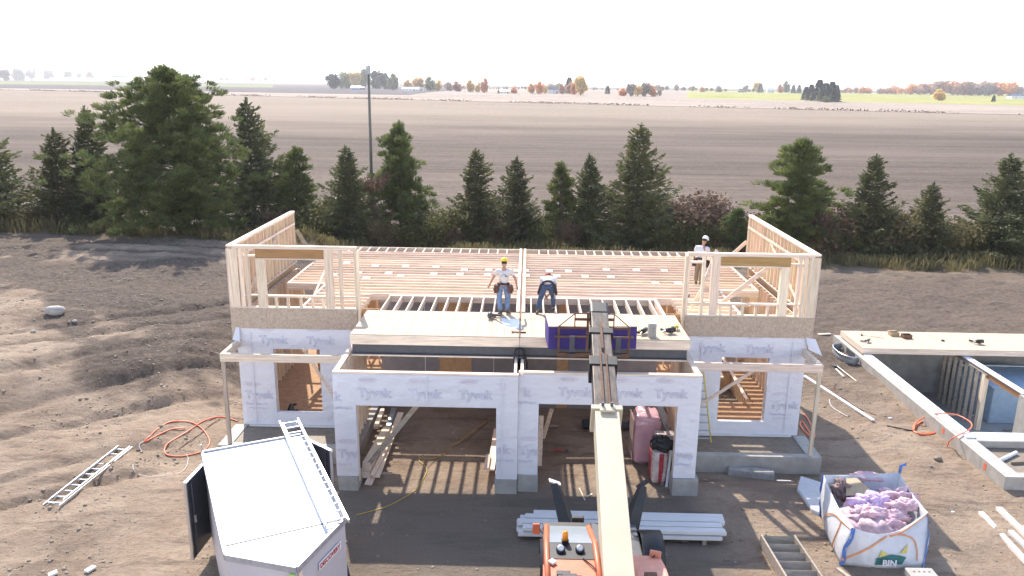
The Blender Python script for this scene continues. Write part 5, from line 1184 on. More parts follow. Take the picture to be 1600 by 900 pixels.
for s_ in (-.1, .1): MB().lathe(Bp(tb + .02) + Vector((s_, 0, 0)) + upB * .07, [(.035, 0), (.035, .1)], 8).build('bolt', M['steel_grey'], th)
# gooseneck down to the carriage
hp = Bp(LB - .15) - upB * .45
MB().tube([hp, hp + Vector((0, .22, -.15)), hp + Vector((0, .18, -.55)), hp + Vector((0, .0, -.95))], [.2, .2, .18, .16], 8).build('gooseneck', M['black'], th)
# load: position of the panel stack
LF = [CAM + ray(857.5, 510) * 21.4, CAM + ray(996.7, 511.5) * 21.4]
zt_s = (LF[0].z + LF[1].z) / 2; yl = LF[0].y; x0s, x1s = LF[0].x, LF[1].x
zb_s = zt_s - .66
car = MB()
yc = yl - .10
for px_ in (873, 983): x = (CAM + ray(px_, 530) * 21.3).x; car.box(x - .03, x + .03, yc - .03, yc + .03, zb_s - .12, zt_s + .02)
xa, xb = (CAM + ray(873, 530) * 21.3).x, (CAM + ray(983, 530) * 21.3).x
car.box(xa - .03, xb + .03, yc - .035, yc + .035, zt_s - .02, zt_s + .04); car.box(xa - .12, xb + .12, yc - .08, yc - .04, zt_s - .26, zt_s - .21); car.box(xa - .03, xb + .03, yc - .04, yc + .04, zb_s - .16, zb_s - .05)
car.build('fork_carriage', M['rust'], th)
gd = MB(); xm0, xm1 = xa + .43, xb - .43
for x in (xm0, xm1): gd.box(x - .015, x + .015, yc - .015, yc + .015, zt_s + .042, zt_s + .42)
gd.beam((xm0, yc, zt_s + .41), (xm1, yc, zt_s + .41), .03, .03); gd.beam((xm0, yc, zt_s + .25), (xm1, yc, zt_s + .25), .05, .07); gd.beam((xm0, yc, zt_s + .41), (xa, yc, zt_s + .04), .025, .025); gd.beam((xm1, yc, zt_s + .41), (xb, yc, zt_s + .04), .025, .025)
gd.beam((xm0 + .35, yc - .02, zb_s), (xm0 + .35, yc - .02, zt_s + .45), .07, .06, up=(1, 0, 0)); gd.build('load_guard', M['rust'], th)
for px_ in (894, 966):
    x = (CAM + ray(px_, 530) * 21.3).x; f_ = MB(); f_.box(x - .07, x + .07, yc - .12, yc - .085, zb_s - .10, zt_s - .2); f_.box(x - .07, x + .07, yc - .12, yc + 1.2, zb_s - .045, zb_s - .004); f_.build('fork', M['steel_grey'], th)
ld = thing('panel_stack', 'stack of new wood panels with purple painted edges on the forks', 'panel stack', (x0s, yl, zb_s))
box1('panels', M['purple'], ld, x0s, x1s, yl, yl + 1.2, zb_s, zt_s - .02); box1('top_panel', M['subfloor'], ld, x0s, x1s, yl + .001, yl + 1.2, zt_s - .018, zt_s); ld.rotation_euler = (0, 0, .06)
# cab
cb = MB()
zr = 2.45
cx0 = at_z(850, 830, zr).x; cx1 = at_z(930, 830, zr).x; yf = at_z(888, 848, zr).y; yb2 = at_z(888, 873, zr).y; yr = at_z(888, 905, zr).y
xl_ = cx0; xr_ = cx1
box1('cab_roof', M['orange'], th, xl_ + .08, xr_ - .08, yr - .4, yb2, zr - .12, zr - .01, bevel=.02)
box1('roof_panel', M['black'], th, xl_ + .09, xr_ - .09, yb2 + .002, yf, zr - .10, zr - .005)
gzf = 2.15; ygf = at_z(888, 822, gzf).y
mb = MB(); mb.add([(xl_ + .1, yf + .002, zr), (xr_ - .1, yf + .002, zr), (xr_ - .13, ygf, gzf), (xl_ + .13, ygf, gzf), (xl_ + .1, yf + .002, zr - .03), (xr_ - .1, yf + .002, zr - .03), (xr_ - .13, ygf, gzf - .03), (xl_ + .13, ygf, gzf - .03)], [(0, 1, 2, 3), (7, 6, 5, 4), (0, 3, 7, 4), (1, 5, 6, 2), (2, 6, 7, 3), (0, 4, 5, 1)]); mb.build('roof_window', M['glass'], th)
for x, s_ in ((xl_ + .04, 1), (xr_ - .04, -1)):
    MB().tube([(x + .03 * s_, ygf, gzf - .02), (x, yf, zr), (x, yr - .4, zr)], .055, 8).build('roof_rail', M['orange'], th, smooth=True)
    MB().tube([(x + .03 * s_, ygf, gzf - .02), (x + .02 * s_, ygf + .3, .9)], .04, 6).build('cab_pillar', M['orange'], th)
    MB().tube([(x, yr - .2, zr), (x, yr - .25, .9)], .04, 6).build('cab_pillar', M['orange'], th)
box1('cab_body', M['orange'], th, xl_ + .02, xr_ - .02, yr - .3, ygf + .25, .35, 1.1, bevel=.03)
box1('windscreen', M['glass'], th, xl_ + .1, xr_ - .1, ygf + .04, ygf + .06, 1.12, gzf - .06)
box1('front_cowl', M['black'], th, xl_, xr_, ygf + .02, ygf + .22, gzf - .14, gzf - .035, bevel=.02)
p = at_z(883, 846, zr + .02); be = MB().lathe((p.x, p.y, zr + .0), [(.07, 0), (.075, .06)], 14).build('beacon_base', M['black'], th); MB().lathe((p.x, p.y, zr + .062), [(.055, 0), (.06, .1), (.045, .17), (.01, .185)], 14).build('beacon', M['amber'], th, smooth=True)
for px_ in (876, 906):
    p = at_z(px_, 858, zr + .03); L0 = MB().lathe((p.x, p.y, zr + .0), [(.085, 0), (.09, .05), (.075, .09)], 16, ax=(0, -.45, .9)).build('work_light', M['black'], th, smooth=True); MB().lathe(Vector((p.x, p.y, zr)) + Vector((0, -.45, .9)).normalized() * .092, [(.066, 0), (.05, .008)], 16, ax=(0, -.45, .9)).build('lens', M['galv'], L0)
p = at_z(863, 880, zr); MB().frame((p.x, p.y, zr + .03), Vector((.7, .7, 0)), Vector((-.7, .7, 0)), Vector((0, 0, 1)), .12, .12, .05).build('roof_lamp', M['gasket'], th, bevel=.01)
for (x0, x1, y0, y1, z1) in (((xl_ + .2), (xl_ + .45), yr + .05, yr + .18, zr + .06), ((xl_ + .22), (xl_ + .65), yr - .25, yr + .02, zr + .08), (xl_ + .3, xl_ + .55, yr - .2, yr - .02, zr + .14)): box1('roof_unit', M['black'], th, x0, x1, y0, y1, zr - .008, z1, bevel=.01)
MB().tube([(xr_ - .3, yb2, zr + .01), (xr_ - .15, yb2 - .25, zr + .03), (xr_ - .02, yr + .1, zr + .02)], .015, 5).build('cable', M['black'], th)
# mirrors
p = at_z(838, 826, 1.9); mm = MB().beam(p + Vector((0, 0, -.12)), p + Vector((0, 0, .12)), .16, .06, up=(0, 1, 0)).build('mirror', M['orange'], th, bevel=.02); MB().tube([p + Vector((.05, 0, 0)), Vector((xl_, ygf + .1, 1.9))], .012, 5).build('mirror_arm', M['black'], mm)
p = at_z(1024, 866, 1.5); mm = MB().frame(p, Vector((.95, -.3, 0)), Vector((0, -.2, .98)), Vector((.3, .95, .2)), .24, .2, .04).build('mirror', M['orange_sunlit'], th, bevel=.02); MB().tube([p, p + Vector((-.3, -.2, -.3))], .012, 5).build('mirror_arm', M['black'], mm)
p = at_z(903, 812, 1.2); mm = MB().frame(p, Vector((1, 0, 0)), Vector((0, 1, 0)), Vector((0, 0, 1)), .28, .12, .16).build('front_lamp', M['black'], th, bevel=.02); MB().tube([p, p + Vector((0, -.2, -.3))], .03, 6).build('lamp_post', M['rust'], mm)
# chassis, wheels, fenders
box1('chassis', M['steel_grey'], th, .75, 2.75, 9.6, 16.9, .25, .75, bevel=.03)
box1('front_deck', M['galv'], th, xr_ + .03, 1.62, 12.2, 16.2, .76, .95)
pW = at_z(1016, 850, 1.0)
for x, y in ((pW.x + .08, 16.0), (.66, 15.5), (pW.x, 11.2), (.66, 11.2)):
    wb = MB().lathe((x - .19, y, .28), [(.3, 0), (.55, .02), (.58, .1), (.58, .28), (.55, .36), (.3, .38)], 28, ax=(1, 0, 0)); wh = wb.build('wheel', M['rubber'], th, smooth=True)
    MB().lathe((x - .20, y, .28), [(.27, 0), (.25, .06), (.1, .08), (.1, .39)], 18, ax=(1, 0, 0)).build('rim', M['cream'], wh)
    if y > 14:
        mb = MB(); P = []
        for k in range(13):
            a = math.pi * (.02 + .96 * k / 12); 
            for xx in (-.25, .25): P.append((x + xx, y + .72 * math.cos(a), .28 + .72 * math.sin(a)))
        mb.add(P, [(2 * k, 2 * k + 1, 2 * k + 3, 2 * k + 2) for k in range(12)]); fo = mb.build('fender', M['black'], th, smooth=True); so = fo.modifiers.new('s', 'SOLIDIFY'); so.thickness = .03
# engine side hood
hb = at_z(1008, 890, 1.35)
mb = MB(); mb.prism([(14.95, .75), (14.9, 1.1), (14.6, 1.4), (14.0, 1.58), (12.8, 1.7), (9.8, 1.7), (9.8, .75)], 2.3, 2.95, o=(0, 0, 0), X=(0, 1, 0), Y=(0, 0, 1), Z=(1, 0, 0)); mb.build('engine_hood', M['orange_sunlit'], th, bevel=.08)
box1('hood_grille', M['rust'], th, 2.42, 2.66, 13.0, 13.5, 1.66, 1.76)
p = at_z(937, 892, 1.9); box1('boom_lug', M['cream'], th, p.x - .14, p.x + .14, p.y - .6, p.y + .12, 1.6, 1.95, bevel=.03)
# raised stabilisers in front
for (bx_, by_, bz), (tx, ty, tz), s_ in (((1.12, 16.95, .55), (.80, 17.6, 1.38), -1), ((2.62, 16.95, .55), (2.98, 17.6, 1.38), 1)):
    stb = MB().tube([(bx_, by_, bz), ((bx_ + tx) / 2, (by_ + ty) / 2, (bz + tz) / 2 + .04), (tx, ty, tz)], [.22, .18, .11], 4).build('stabiliser', M['black'], th)
    MB().tube([(bx_ + .1, by_, bz + .15), (tx + .02, ty - .05, tz - .15)], .035, 6).build('cylinder', M['steel_grey'], stb)
    MB().beam((tx - .14, ty + .02, tz + .02 - .08 * s_), (tx + .14, ty + .06, tz + .06 + .08 * s_), .16, .03).build('foot_pad', M['white_wood'] if s_ < 0 else M['black'], stb)
box1('front_axle', M['black'], th, .5, 3.0, 16.3, 16.75, .15, .5, bevel=.03)
box1('front_frame', M['black'], th, 1.0, 2.75, 16.6, 17.0, .35, .7, bevel=.02)

# ------------------------------------------------------------------ big waste bag with insulation
bg_ = thing('waste_bag', 'big open white waste bag with blue corner straps and orange lifting straps', 'waste bag', (9, 18, -.4))
base = [Vector(p) for p in ((7.82, 16.98, -.3), (9.80, 16.95, -.3), (10.1, 19.2, -.3), (8.15, 19.2, -.3))]
top = [at_z(1334, 826, .78), at_z(1449, 800, .82), at_z(1406, 738, .70), at_z(1286, 742, .68)]
seg = 14
def loop(P, sag, bul):
    out = []; c_ = sum(P, Vector()) / 4
    for i_ in range(4):
        a, b_2 = P[i_], P[(i_ + 1) % 4]
        for k in range(seg):
            t_ = k / seg; q = a.lerp(b_2, t_); s_ = math.sin(math.pi * t_); o_ = (q - c_); o_.z = 0; o_.normalize(); q = q + o_ * bul * s_ + Vector((0, 0, -sag[i_] * s_)); out.append(q)
    return out
levels = 9; BL = []
bl = loop(base, (0, 0, 0, 0), .06); tl_ = loop(top, (.34, .10, .04, .12), .02)
for j in range(levels + 1):
    u = j / levels; row = []
    for i_ in range(4 * seg):
        q = bl[i_].lerp(tl_[i_], u); c_ = Vector((9, 18.2, q.z)); o_ = (q - c_).normalized(); q = q + o_ * (.07 * math.sin(math.pi * u) + .05 * float(fbm(i_ * .35, u * 4 + 2, 3)) * (u > 0)); 
        if j == 0: q.z = gz(q.x, q.y) + .0
        row.append(q)
    BL.append(row)
mb = MB(); n4 = 4 * seg
for row in BL: mb.v += [tuple(p) for p in row]
for j in range(levels):
    for i_ in range(n4): mb.f.append((j * n4 + i_, j * n4 + (i_ + 1) % n4, (j + 1) * n4 + (i_ + 1) % n4, (j + 1) * n4 + i_)); mb.m.append(0)
bo = mb.build('bag_wall', M['bag'], bg_, smooth=True); so = bo.modifiers.new('s', 'SOLIDIFY'); so.thickness = .015
def on_bag(i_, u, off=.015):
    i_ = i_ % n4; j = min(levels - 1, int(u * levels)); fu = u * levels - j; i0 = int(i_); fi = i_ - i0
    q = BL[j][i0].lerp(BL[j][(i0 + 1) % n4], fi).lerp(BL[j + 1][i0].lerp(BL[j + 1][(i0 + 1) % n4], fi), fu); o_ = (q - Vector((9, 18.2, q.z))).normalized(); return q + o_ * off
def ribbon(nm, m_, P, w_, parent=bg_, up=None):
    mb = MB(); V2 = []
    for k, p in enumerate(P):
        d = (P[min(k + 1, len(P) - 1)] - P[max(k - 1, 0)]).normalized(); o_ = (p - Vector((9, 18.2, p.z))).normalized(); s_ = d.cross(o_).normalized(); V2 += [p - s_ * w_ / 2, p + s_ * w_ / 2]
    mb.add(V2, [(2 * k, 2 * k + 1, 2 * k + 3, 2 * k + 2) for k in range(len(P) - 1)]); o = mb.build(nm, m_, parent); so = o.modifiers.new('s', 'SOLIDIFY'); so.thickness = .006; return o
for ci in (0, seg, 3 * seg): ribbon('corner_strap', M['blue_strap'], [on_bag(ci + .3 * math.sin(k), k / 10, .02) for k in range(11)], .09)
ribbon('lifting_strap', M['orange_strap'], [on_bag(t_ * 6.5, .15 + .80 * t_, .025) for t_ in [k / 12 for k in range(13)]], .05)
ribbon('lifting_strap', M['orange_strap'], [on_bag(7 + 5.5 * math.sin(t_ * 1.5), .95 - .85 * (1 - math.cos(t_ * 1.5)), .03) for t_ in [k / 12 for k in range(13)]], .04)
ribbon('lifting_strap', M['orange_strap'], [on_bag(7 + 7 * t_, .92 + .07 * t_, .025) for t_ in [k / 10 for k in range(11)]], .05)
ribbon('lifting_strap', M['orange_strap'], [on_bag(4 * seg - 4.5 + .8 * math.sin(t_ * 2), .05 + .80 * t_, .03) for t_ in [k / 10 for k in range(11)]], .04)
ribbon('lifting_strap', M['orange_strap'], [on_bag(4 * seg - 4.5 - 6 * t_, .85 - .75 * t_ ** 2, .03) for t_ in [k / 10 for k in range(11)]], .04)
ribbon('lifting_strap', M['orange_strap'], [on_bag(4 * seg - 4.5 + 4 * t_, .85 + .08 * t_, .03) for t_ in [k / 10 for k in range(11)]], .04)
q = top[2]; MB().tube([q, q + Vector((.02, .03, .18)), q + Vector((.16, .05, .22))], .04, 6).build('strap_loop', M['blue_strap'], bg_, smooth=True)
# print on the front: green house shape with the word, yellow flaps
def front_patch(poly, m_, off, nm):
    P = [on_bag(a_, u_, off) for a_, u_ in poly]; mb = MB(); c_ = sum(P, Vector()) / len(P); mb.add(P + [c_ + Vector((0, -.03, 0))], [(k, (k + 1) % len(P), len(P)) for k in range(len(P))]); return mb.build(nm, M[m_], bg_)
front_patch([(5.6, .12), (9.9, .12), (10.3, .30), (9.2, .38), (7.8, .44), (6.6, .40), (5.5, .34)], 'green_print', .04, 'printed_house')
front_patch([(5.8, .36), (6.0, .58), (7.1, .46), (6.8, .41)], 'yellow_print', .035, 'printed_flap'); front_patch([(9.0, .42), (10.2, .62), (10.3, .40)], 'yellow_print', .035, 'printed_flap')
tm = text_mesh('BIN', .22, None, M['wrap'], bold=.008); q = on_bag(6.5, .16, .09); place_text(tm, bg_, q + Vector((0, -.03, 0)), X=(1, 0, 0), Z=(0, .1, 1))
# contents
def lump(name, lab, cat, c_, r, sc, m_, seed_, rgh=.5, n1_=48, n2_=30, parent=None, grp=None):
    mb = MB(); P = []
    for j in range(n2_ + 1):
        for i_ in range(n1_):
            a = 2 * math.pi * i_ / n1_; e = math.pi * j / n2_; dx, dy, dz = math.cos(a) * math.sin(e), math.sin(a) * math.sin(e), math.cos(e)
            rr = r * (1 + rgh * (float(fbm(dx * 1.7 + seed_, dy * 1.7 + dz * 1.3 + seed_ * 3, 4)) + .9 * (.25 - abs(float(fbm(dx * 4.5 + seed_ * 2 + dz * 2, dy * 4.5 - dz * 3, 3))))) + .25 * rgh * abs(math.sin(7 * dx + 3 * dy + seed_)))
            P.append((c_[0] + rr * sc[0] * dx, c_[1] + rr * sc[1] * dy, c_[2] + rr * sc[2] * dz))
    mb.add(P, [(j * n1_ + i_, j * n1_ + (i_ + 1) % n1_, (j + 1) * n1_ + (i_ + 1) % n1_, (j + 1) * n1_ + i_) for j in range(n2_) for i_ in range(n1_)])
    o = mb.build(name, M[m_], parent, smooth=True)
    return tag(o, lab, cat, grp) if lab else o
def at(px_, py_, z): return tuple(at_z(px_, py_, z))
lump('insulation_heap', 'mauve insulation scraps filling the waste bag to the brim', 'insulation', (9.1, 18.25, .10), .84, (.85, .85, .42), 'insul_mauve', 3, .5, 40, 24)
G_ = 'pink insulation in the waste bag'
lump('insulation', 'pink insulation roll lying at the back right inside the waste bag', 'insulation', at(1400, 778, .42), .42, (1.1, .7, .6), 'insul', 5, .8, grp=G_)
lump('insulation', 'pink insulation tuft spilling over the right front corner of the waste bag', 'insulation', at(1412, 790, .60), .34, (1.1, .5, .4), 'insul', 8, .8, grp=G_)
lump('insulation', 'pink insulation wad at the front middle of the waste bag', 'insulation', at(1385, 806, .42), .36, (1.1, .6, .5), 'insul', 11, .9, grp=G_)
lump('insulation', 'bright pink insulation wad at the left front of the waste bag', 'insulation', at(1348, 804, .40), .28, (1.0, .7, .5), 'insul', 14, .9, grp=G_)
lump('insulation', 'pink insulation strip along the back rim of the waste bag', 'insulation', at(1345, 748, .50), .30, (1.6, .4, .5), 'insul', 17, .8, grp=G_)
lump('insulation', 'dusky insulation clump at the back left of the waste bag', 'insulation', at(1315, 764, .40), .34, (.7, .7, .6), 'insul_brown', 21, .8, grp=G_)
lump('insulation', 'pale pink insulation tuft just behind the printed front of the waste bag', 'insulation', at(1392, 828, .22), .30, (1.4, .5, .6), 'insul', 41, .8, grp=G_)
lump('insulation', 'pale tuft at the left front corner inside the waste bag', 'insulation', at(1338, 792, .30), .24, (.8, .8, .6), 'insul', 43, .8, grp=G_)
lump('plastic_sheet', 'crumpled purple transparent plastic on top of the waste', 'plastic', at(1364, 788, .50), .42, (1.1, .7, .5), 'plastic_purple', 23, .7)
tag(MB().add([at(1322, 748, .60), at(1338, 747, .62), at(1368, 772, .60), at(1322, 775, .50)], [(0, 1, 2, 3)]).build('cardboard_piece', M['cardboard']), 'flat brown cardboard sticking out at the back of the waste bag', 'cardboard')
sof = bpy.data.objects['cardboard_piece'].modifiers.new('s', 'SOLIDIFY'); sof.thickness = .015
# folded white bag beside it
mb = MB(); mb.prism([(gpt(1245, 768).x, gpt(1245, 768).y), (gpt(1249, 759).x, gpt(1249, 759).y), (gpt(1290, 765).x, gpt(1290, 765).y), (gpt(1280, 806).x, gpt(1280, 806).y), (gpt(1268, 800).x, gpt(1268, 800).y)], -.42, -.2); tag(mb.build('folded_bag', M['bag'], bevel=.04), 'folded flat white bag on the ground left of the big waste bag', 'bag')
mb = MB(); q = gpt(1435, 899); mb.box(q.x - .35, q.x + .3, q.y - .5, q.y + .02, q.z, q.z + .2); pl_ = mb.build('perforated_block', M['concrete_light'], bevel=.02); tag(pl_, 'pale block with small holes at the bottom edge below the big bag', 'block')
for k in range(4): MB().lathe((q.x - .2 + .12 * k, q.y - .15, q.z + .2005), [(.025, 0), (.025, .002)], 10).build('hole', M['black'], pl_)
tag(plank('board', gpt(1308, 888), gpt(1330, 905), .1, .05, M['lumber_grey'], None, up=(0, 0, 1)), 'grey board end at the bottom edge left of the big bag', 'board')

# ------------------------------------------------------------------ inside the garages
def gb(lab, p, q, w_=.18, h_=.04, m_='lumber_y', up=(0, 0, 1), grp=None):
    return tag(plank('loose_board', p, q, w_, h_, M[m_], None, up=up), lab, 'board', grp)
gl_ = 'loose boards in the left garage'
for k in range(5): gb('%s plank of the stack by the left garage wall' % ('bottom', 'second', 'third', 'fourth', 'top')[k], (-4.62 + .01 * k, 20.7, -.2 + .1 * k), (-4.45 + .01 * k, 23.2, -.2 + .1 * k), .24, .095, grp=gl_)
gb('wide board sloping across two bearers in the left garage', at_z(588, 745, -.15), at_z(626, 645, -.05), .2, .05, grp=gl_)
gb('short wide board before the crossed boards at the left pier', at_z(575, 757, -.25), at_z(590, 728, -.2), .2, .045, grp=gl_)
gb('narrow board crossing the wide one near the left pier', at_z(582, 742, -.05), at_z(608, 690, .0), .12, .045, grp=gl_)
gb('bearer under the front ends of the crossed boards', at_z(566, 738, -.28), at_z(612, 740, -.28), .08, .06, 'lumber_grey', grp=gl_)
gb('bearer under the middle of the crossed boards', at_z(585, 692, -.28), at_z(622, 693, -.28), .08, .06, 'lumber_grey', grp=gl_)
tag(plank('brace_board', (-2.9, 20.5, 2.35), at_z(566, 738, -.1), .14, .04, M['lumber_grey'], None, up=(0, 1, 0)), 'long brace leaning from the door header down to the left pier', 'board')
tag(MB().beam(at_z(600, 688, -.1), at_z(616, 640, -.0), .16, .12).build('steel_channel', M['galv']), 'grey steel channel on the left garage floor', 'channel')
tag(MB().beam(at_z(587, 668, .1), at_z(598, 640, .2), .14, .1).build('post_stub', M['lumber_y']), 'short timber stub standing behind the plank stack', 'timber')
gb('plank leaning at the inner side of the middle pier, left garage', (-.95, 20.9, .0), (-.86, 23.5, .1), .22, .05, grp=gl_); gb('short bright plank beside the middle pier, left garage', (-1.08, 20.75, .1), (-1.05, 21.6, .12), .14, .06, grp=gl_)
gr_ = 'loose boards in the right garage'
gb('upright plank beside the middle pier, right garage', (.5, 21.6, -.2), (.55, 22.6, 1.0), .14, .05, grp=gr_); gb('plank lying crosswise on the right garage floor', at_z(846, 665, -.2), at_z(873, 665, -.2), .12, .06, 'lumber_grey', grp=gr_); gb('slanted plank end by the middle pier, right garage', (.62, 22.9, .1), (.9, 23.4, .9), .12, .05, grp=gr_)
wr = thing('pipe_wrench', 'red handled wrench on the right garage floor', 'wrench', gpt(875, 705)); p = gpt(864, 704); q = gpt(882, 706); MB().tube([p + Vector((0, 0, .03)), q + Vector((0, 0, .03))], .028, 6).build('handle', M['red_tool'], wr); MB().beam(q + Vector((0, 0, .04)), q + Vector((.12, .02, .04)), .09, .05).build('jaw', M['steel_grey'], wr)
# insulation packs
def pack(name, lab, x0, x1, y0, y1, z0, z1, m_, text=None):
    t0 = thing(name, lab, 'insulation pack', ((x0 + x1) / 2, (y0 + y1) / 2, z0)); mb = MB(); P = []; n1_, n2_ = 48, 30
    pw = lambda v_: math.copysign(abs(v_) ** .32, v_)
    for j in range(n2_ + 1):
        for i_ in range(n1_):
            a = 2 * math.pi * (i_ + .5) / n1_; e = math.pi * j / n2_; dx, dy, dz = pw(math.cos(a)) * abs(math.sin(e)) ** .32, pw(math.sin(a)) * abs(math.sin(e)) ** .32, pw(math.cos(e))
            w_ = .98 + .10 * float(fbm(dx * 1.5 + x0 + dz * 2, dy * 1.5 + dz * 3, 3)) + .012 * math.sin(dz * 22)
            P.append(((x0 + x1) / 2 + (x1 - x0) / 2 * dx * w_, (y0 + y1) / 2 + (y1 - y0) / 2 * dy * w_, (z0 + z1) / 2 + (z1 - z0) / 2 * dz * min(1, w_)))
    mb.add(P, [(j * n1_ + i_, j * n1_ + (i_ + 1) % n1_, (j + 1) * n1_ + (i_ + 1) % n1_, (j + 1) * n1_ + i_) for j in range(n2_) for i_ in range(n1_)])
    o = mb.build('wrapping', M[m_], t0, smooth=True); return t0
M['pack_pink'] = mat('pack_pink', (.62, .36, .42), col2=(.48, .28, .33), rough=.22, scale=3, stretch=(1, 1, .5), bump=1.2, bscale=4, spec=.8)
M['pack_brown'] = mat('pack_brown', (.36, .28, .24), col2=(.5, .38, .34), rough=.3, scale=7, bump=1.2, bscale=5, spec=.8)
pk = pack('insulation_pack', 'tall pink plastic wrapped insulation bale in the right garage', 3.35, 4.2, 21.9, 22.9, -.3, 1.35, 'pack_pink')
box1('bale_side', M['pack_brown'], pk, 3.335, 3.349, 22.0, 22.8, -.15, 1.2); box1('label_patch', M['steel_grey'], pk, 3.85, 4.0, 21.885, 21.899, .15, .6)
pk = pack('insulation_pack', 'red and clear wrapped insulation bale leaning by the right pier', 3.75, 4.22, 20.75, 21.5, -.3, .75, 'pack_film')
box1('red_band', M['pack_red'], pk, 3.95, 4.08, 20.738, 20.749, -.2, .7); place_text(text_mesh('Owens', .13, None, M['wrap']), pk, (4.05, 20.73, .1), X=(0, 0, -1), Z=(1, 0, 0)); box1('red_side', M['pack_red'], pk, 3.738, 3.749, 20.95, 21.3, -.2, .68)
pack('insulation_pack', 'pale insulation bale lying behind the dark bag', 3.9, 4.6, 21.55, 21.88, -.3, .95, 'pack_film')
lump('black_bag', 'crumpled black plastic bag on top of the red wrapped bale', 'plastic bag', (4.05, 21.0, .9), .27, (1.1, .8, .65), 'black', 31, .8)
tag(plank('white_strip', (4.18, 20.62, -.28), (4.30, 20.9, .75), .07, .02, M['white_paint'], None), 'thin white strip leaning against the red wrapped bale', 'strip')
sc_ = thing('trolley', 'dark trolley seen beyond the boom on the garage floor', 'trolley', gpt(921, 675)); p = gpt(921, 672); box1('bed', M['steel_grey'], sc_, p.x - .25, p.x + 1.6, p.y, p.y + .35, p.z + .12, p.z + .18)
for dx in (-.1, 1.45): MB().lathe((p.x + dx - .12, p.y + .1, p.z + .17), [(.17, 0), (.17, .22)], 16, ax=(1, 0, 0)).build('wheel', M['rubber'], sc_)
# stairs seen through the left window
for k in range(6): box1('interior_stair', LX, house, -7.9, -7.05, 28.2 + .26 * k, 28.24 + .26 * k, .1 + .2 * k, .28 + .2 * k); box1('stair_tread', LX, house, -7.9, -7.05, 28.24 + .26 * k, 28.5 + .26 * k, .285 + .2 * k, .31 + .2 * k)
ts = thing('chop_saw', 'small black power saw on the floor inside the left window', 'saw', (-7.95, 24.7, 0)); box1('base', M['black'], ts, -8.1, -7.8, 24.5, 24.9, .0, .06, bevel=.01); MB().lathe((-7.95, 24.7, .2), [(.14, 0), (.14, .03)], 20, ax=(1, 0, 0)).build('blade', M['steel_grey'], ts); MB().tube([(-8.05, 24.55, .1), (-8.0, 24.7, .3), (-7.85, 24.85, .25)], .045, 8).build('motor', M['black'], ts, smooth=True)
plank('floor_post', (7.0, 27.9, -.6), (7.0, 27.9, .5), .2, .1, LZ)
plank('stair_rail', (7.1, 26.5, .9), (7.1, 29.6, 1.6), .1, .05, LY); plank('stair_rail', (7.9, 26.0, .3), (7.3, 29.6, 1.5), .1, .05, LY)

# things on the front deck
Fd = F
t0 = nailer('framing_nailer', 'grey framing nail gun lying by the left worker on the deck', at_z(766, 495.5, F), -1.6, F, ('steel_grey', 'leather'), 1.35)
nailer('nail_gun', 'yellow and black nail gun beside the panel stack', at_z(1003, 524, F), 1.0, F, ('black', 'yellow_fibre'), 1.3)
nailer('nail_gun', 'red and black nail gun near the right end of the deck', at_z(1040, 522, F), .2, F, ('black', 'red_tool'), 1.3); nailer('hand_drill', 'yellow and black drill at the right end of the deck', at_z(1057, 517, F), 1.4, F, ('yellow_fibre', 'black'), 1.1, cat='drill')
p = at_z(1019, 528, F); nbx = thing('nail_carton', 'tall pale carton of nails on the deck right of the boom', 'carton', p); box1('carton', M['concrete_light'], nbx, p.x - .11, p.x + .11, p.y, p.y + .2, F + .001, F + .42); box1('carton_top', M['gasket'], nbx, p.x - .105, p.x + .105, p.y + .005, p.y + .195, F + .421, F + .43)
for z in (.3, .2): MB().prism([(-.02, -.012), (.02, -.012), (0, .02)], 0, .002, o=(p.x + .02, p.y - .001, F + z), X=(1, 0, 0), Y=(0, 0, 1), Z=(0, -1, 0)).build('print_mark', M['black'], nbx)
a = at_z(800, 520, F); c = at_z(822, 520.5, F); sledge('red and black hammer lying on the deck by the middle joint', a, c, 'hammer', 'red_tool', .02, .05, hm='black')
tag(MB().add([at(783, 497, F + .003), at(812, 499, F + .003), at(816, 514, F + .003), at(786, 511, F + .003)], [(0, 1, 2, 3)]).build('paper_sheet', M['gasket']), 'white plan sheet lying on the deck near the workers', 'paper')
sb = thing('harness_bundle', 'black strap bundle hanging over the deck edge at the middle wall', 'harness', (-.15, 21.5, 3.5))
for k in range(7): a_ = k * .9; MB().tube(smooth_pts([Vector((-.15, 21.5, 3.6)), Vector((-.15 + .14 * math.cos(a_), 21.45 - .05 * (k % 3), 3.55)), Vector((-.15 + .17 * math.cos(a_), 21.42, 3.35 - .05 * k)), Vector((-.13 + .05 * math.cos(a_ * 2), 21.45, 3.3))], 5), .022, 5).build('strap', M['black'], sb, smooth=True)
MB().tube([(.0, 21.4, 3.45), (.06, 21.4, 3.2), (.07, 21.4, 3.0)], .03, 6).build('loose_end', M['black'], sb)
t0 = thing('hammer', 'small hammer left on the joists right of the deck', 'hammer', at_z(1072, 466, F)); MB().tube([at_z(1069, 470, F + .02), at_z(1075, 463, F + .02)], .02, 6).build('handle', M['yellow_fibre'], t0); MB().beam(at_z(1074, 464, F + .03), at_z(1077, 461, F + .03), .05, .05).build('head', M['black'], t0)

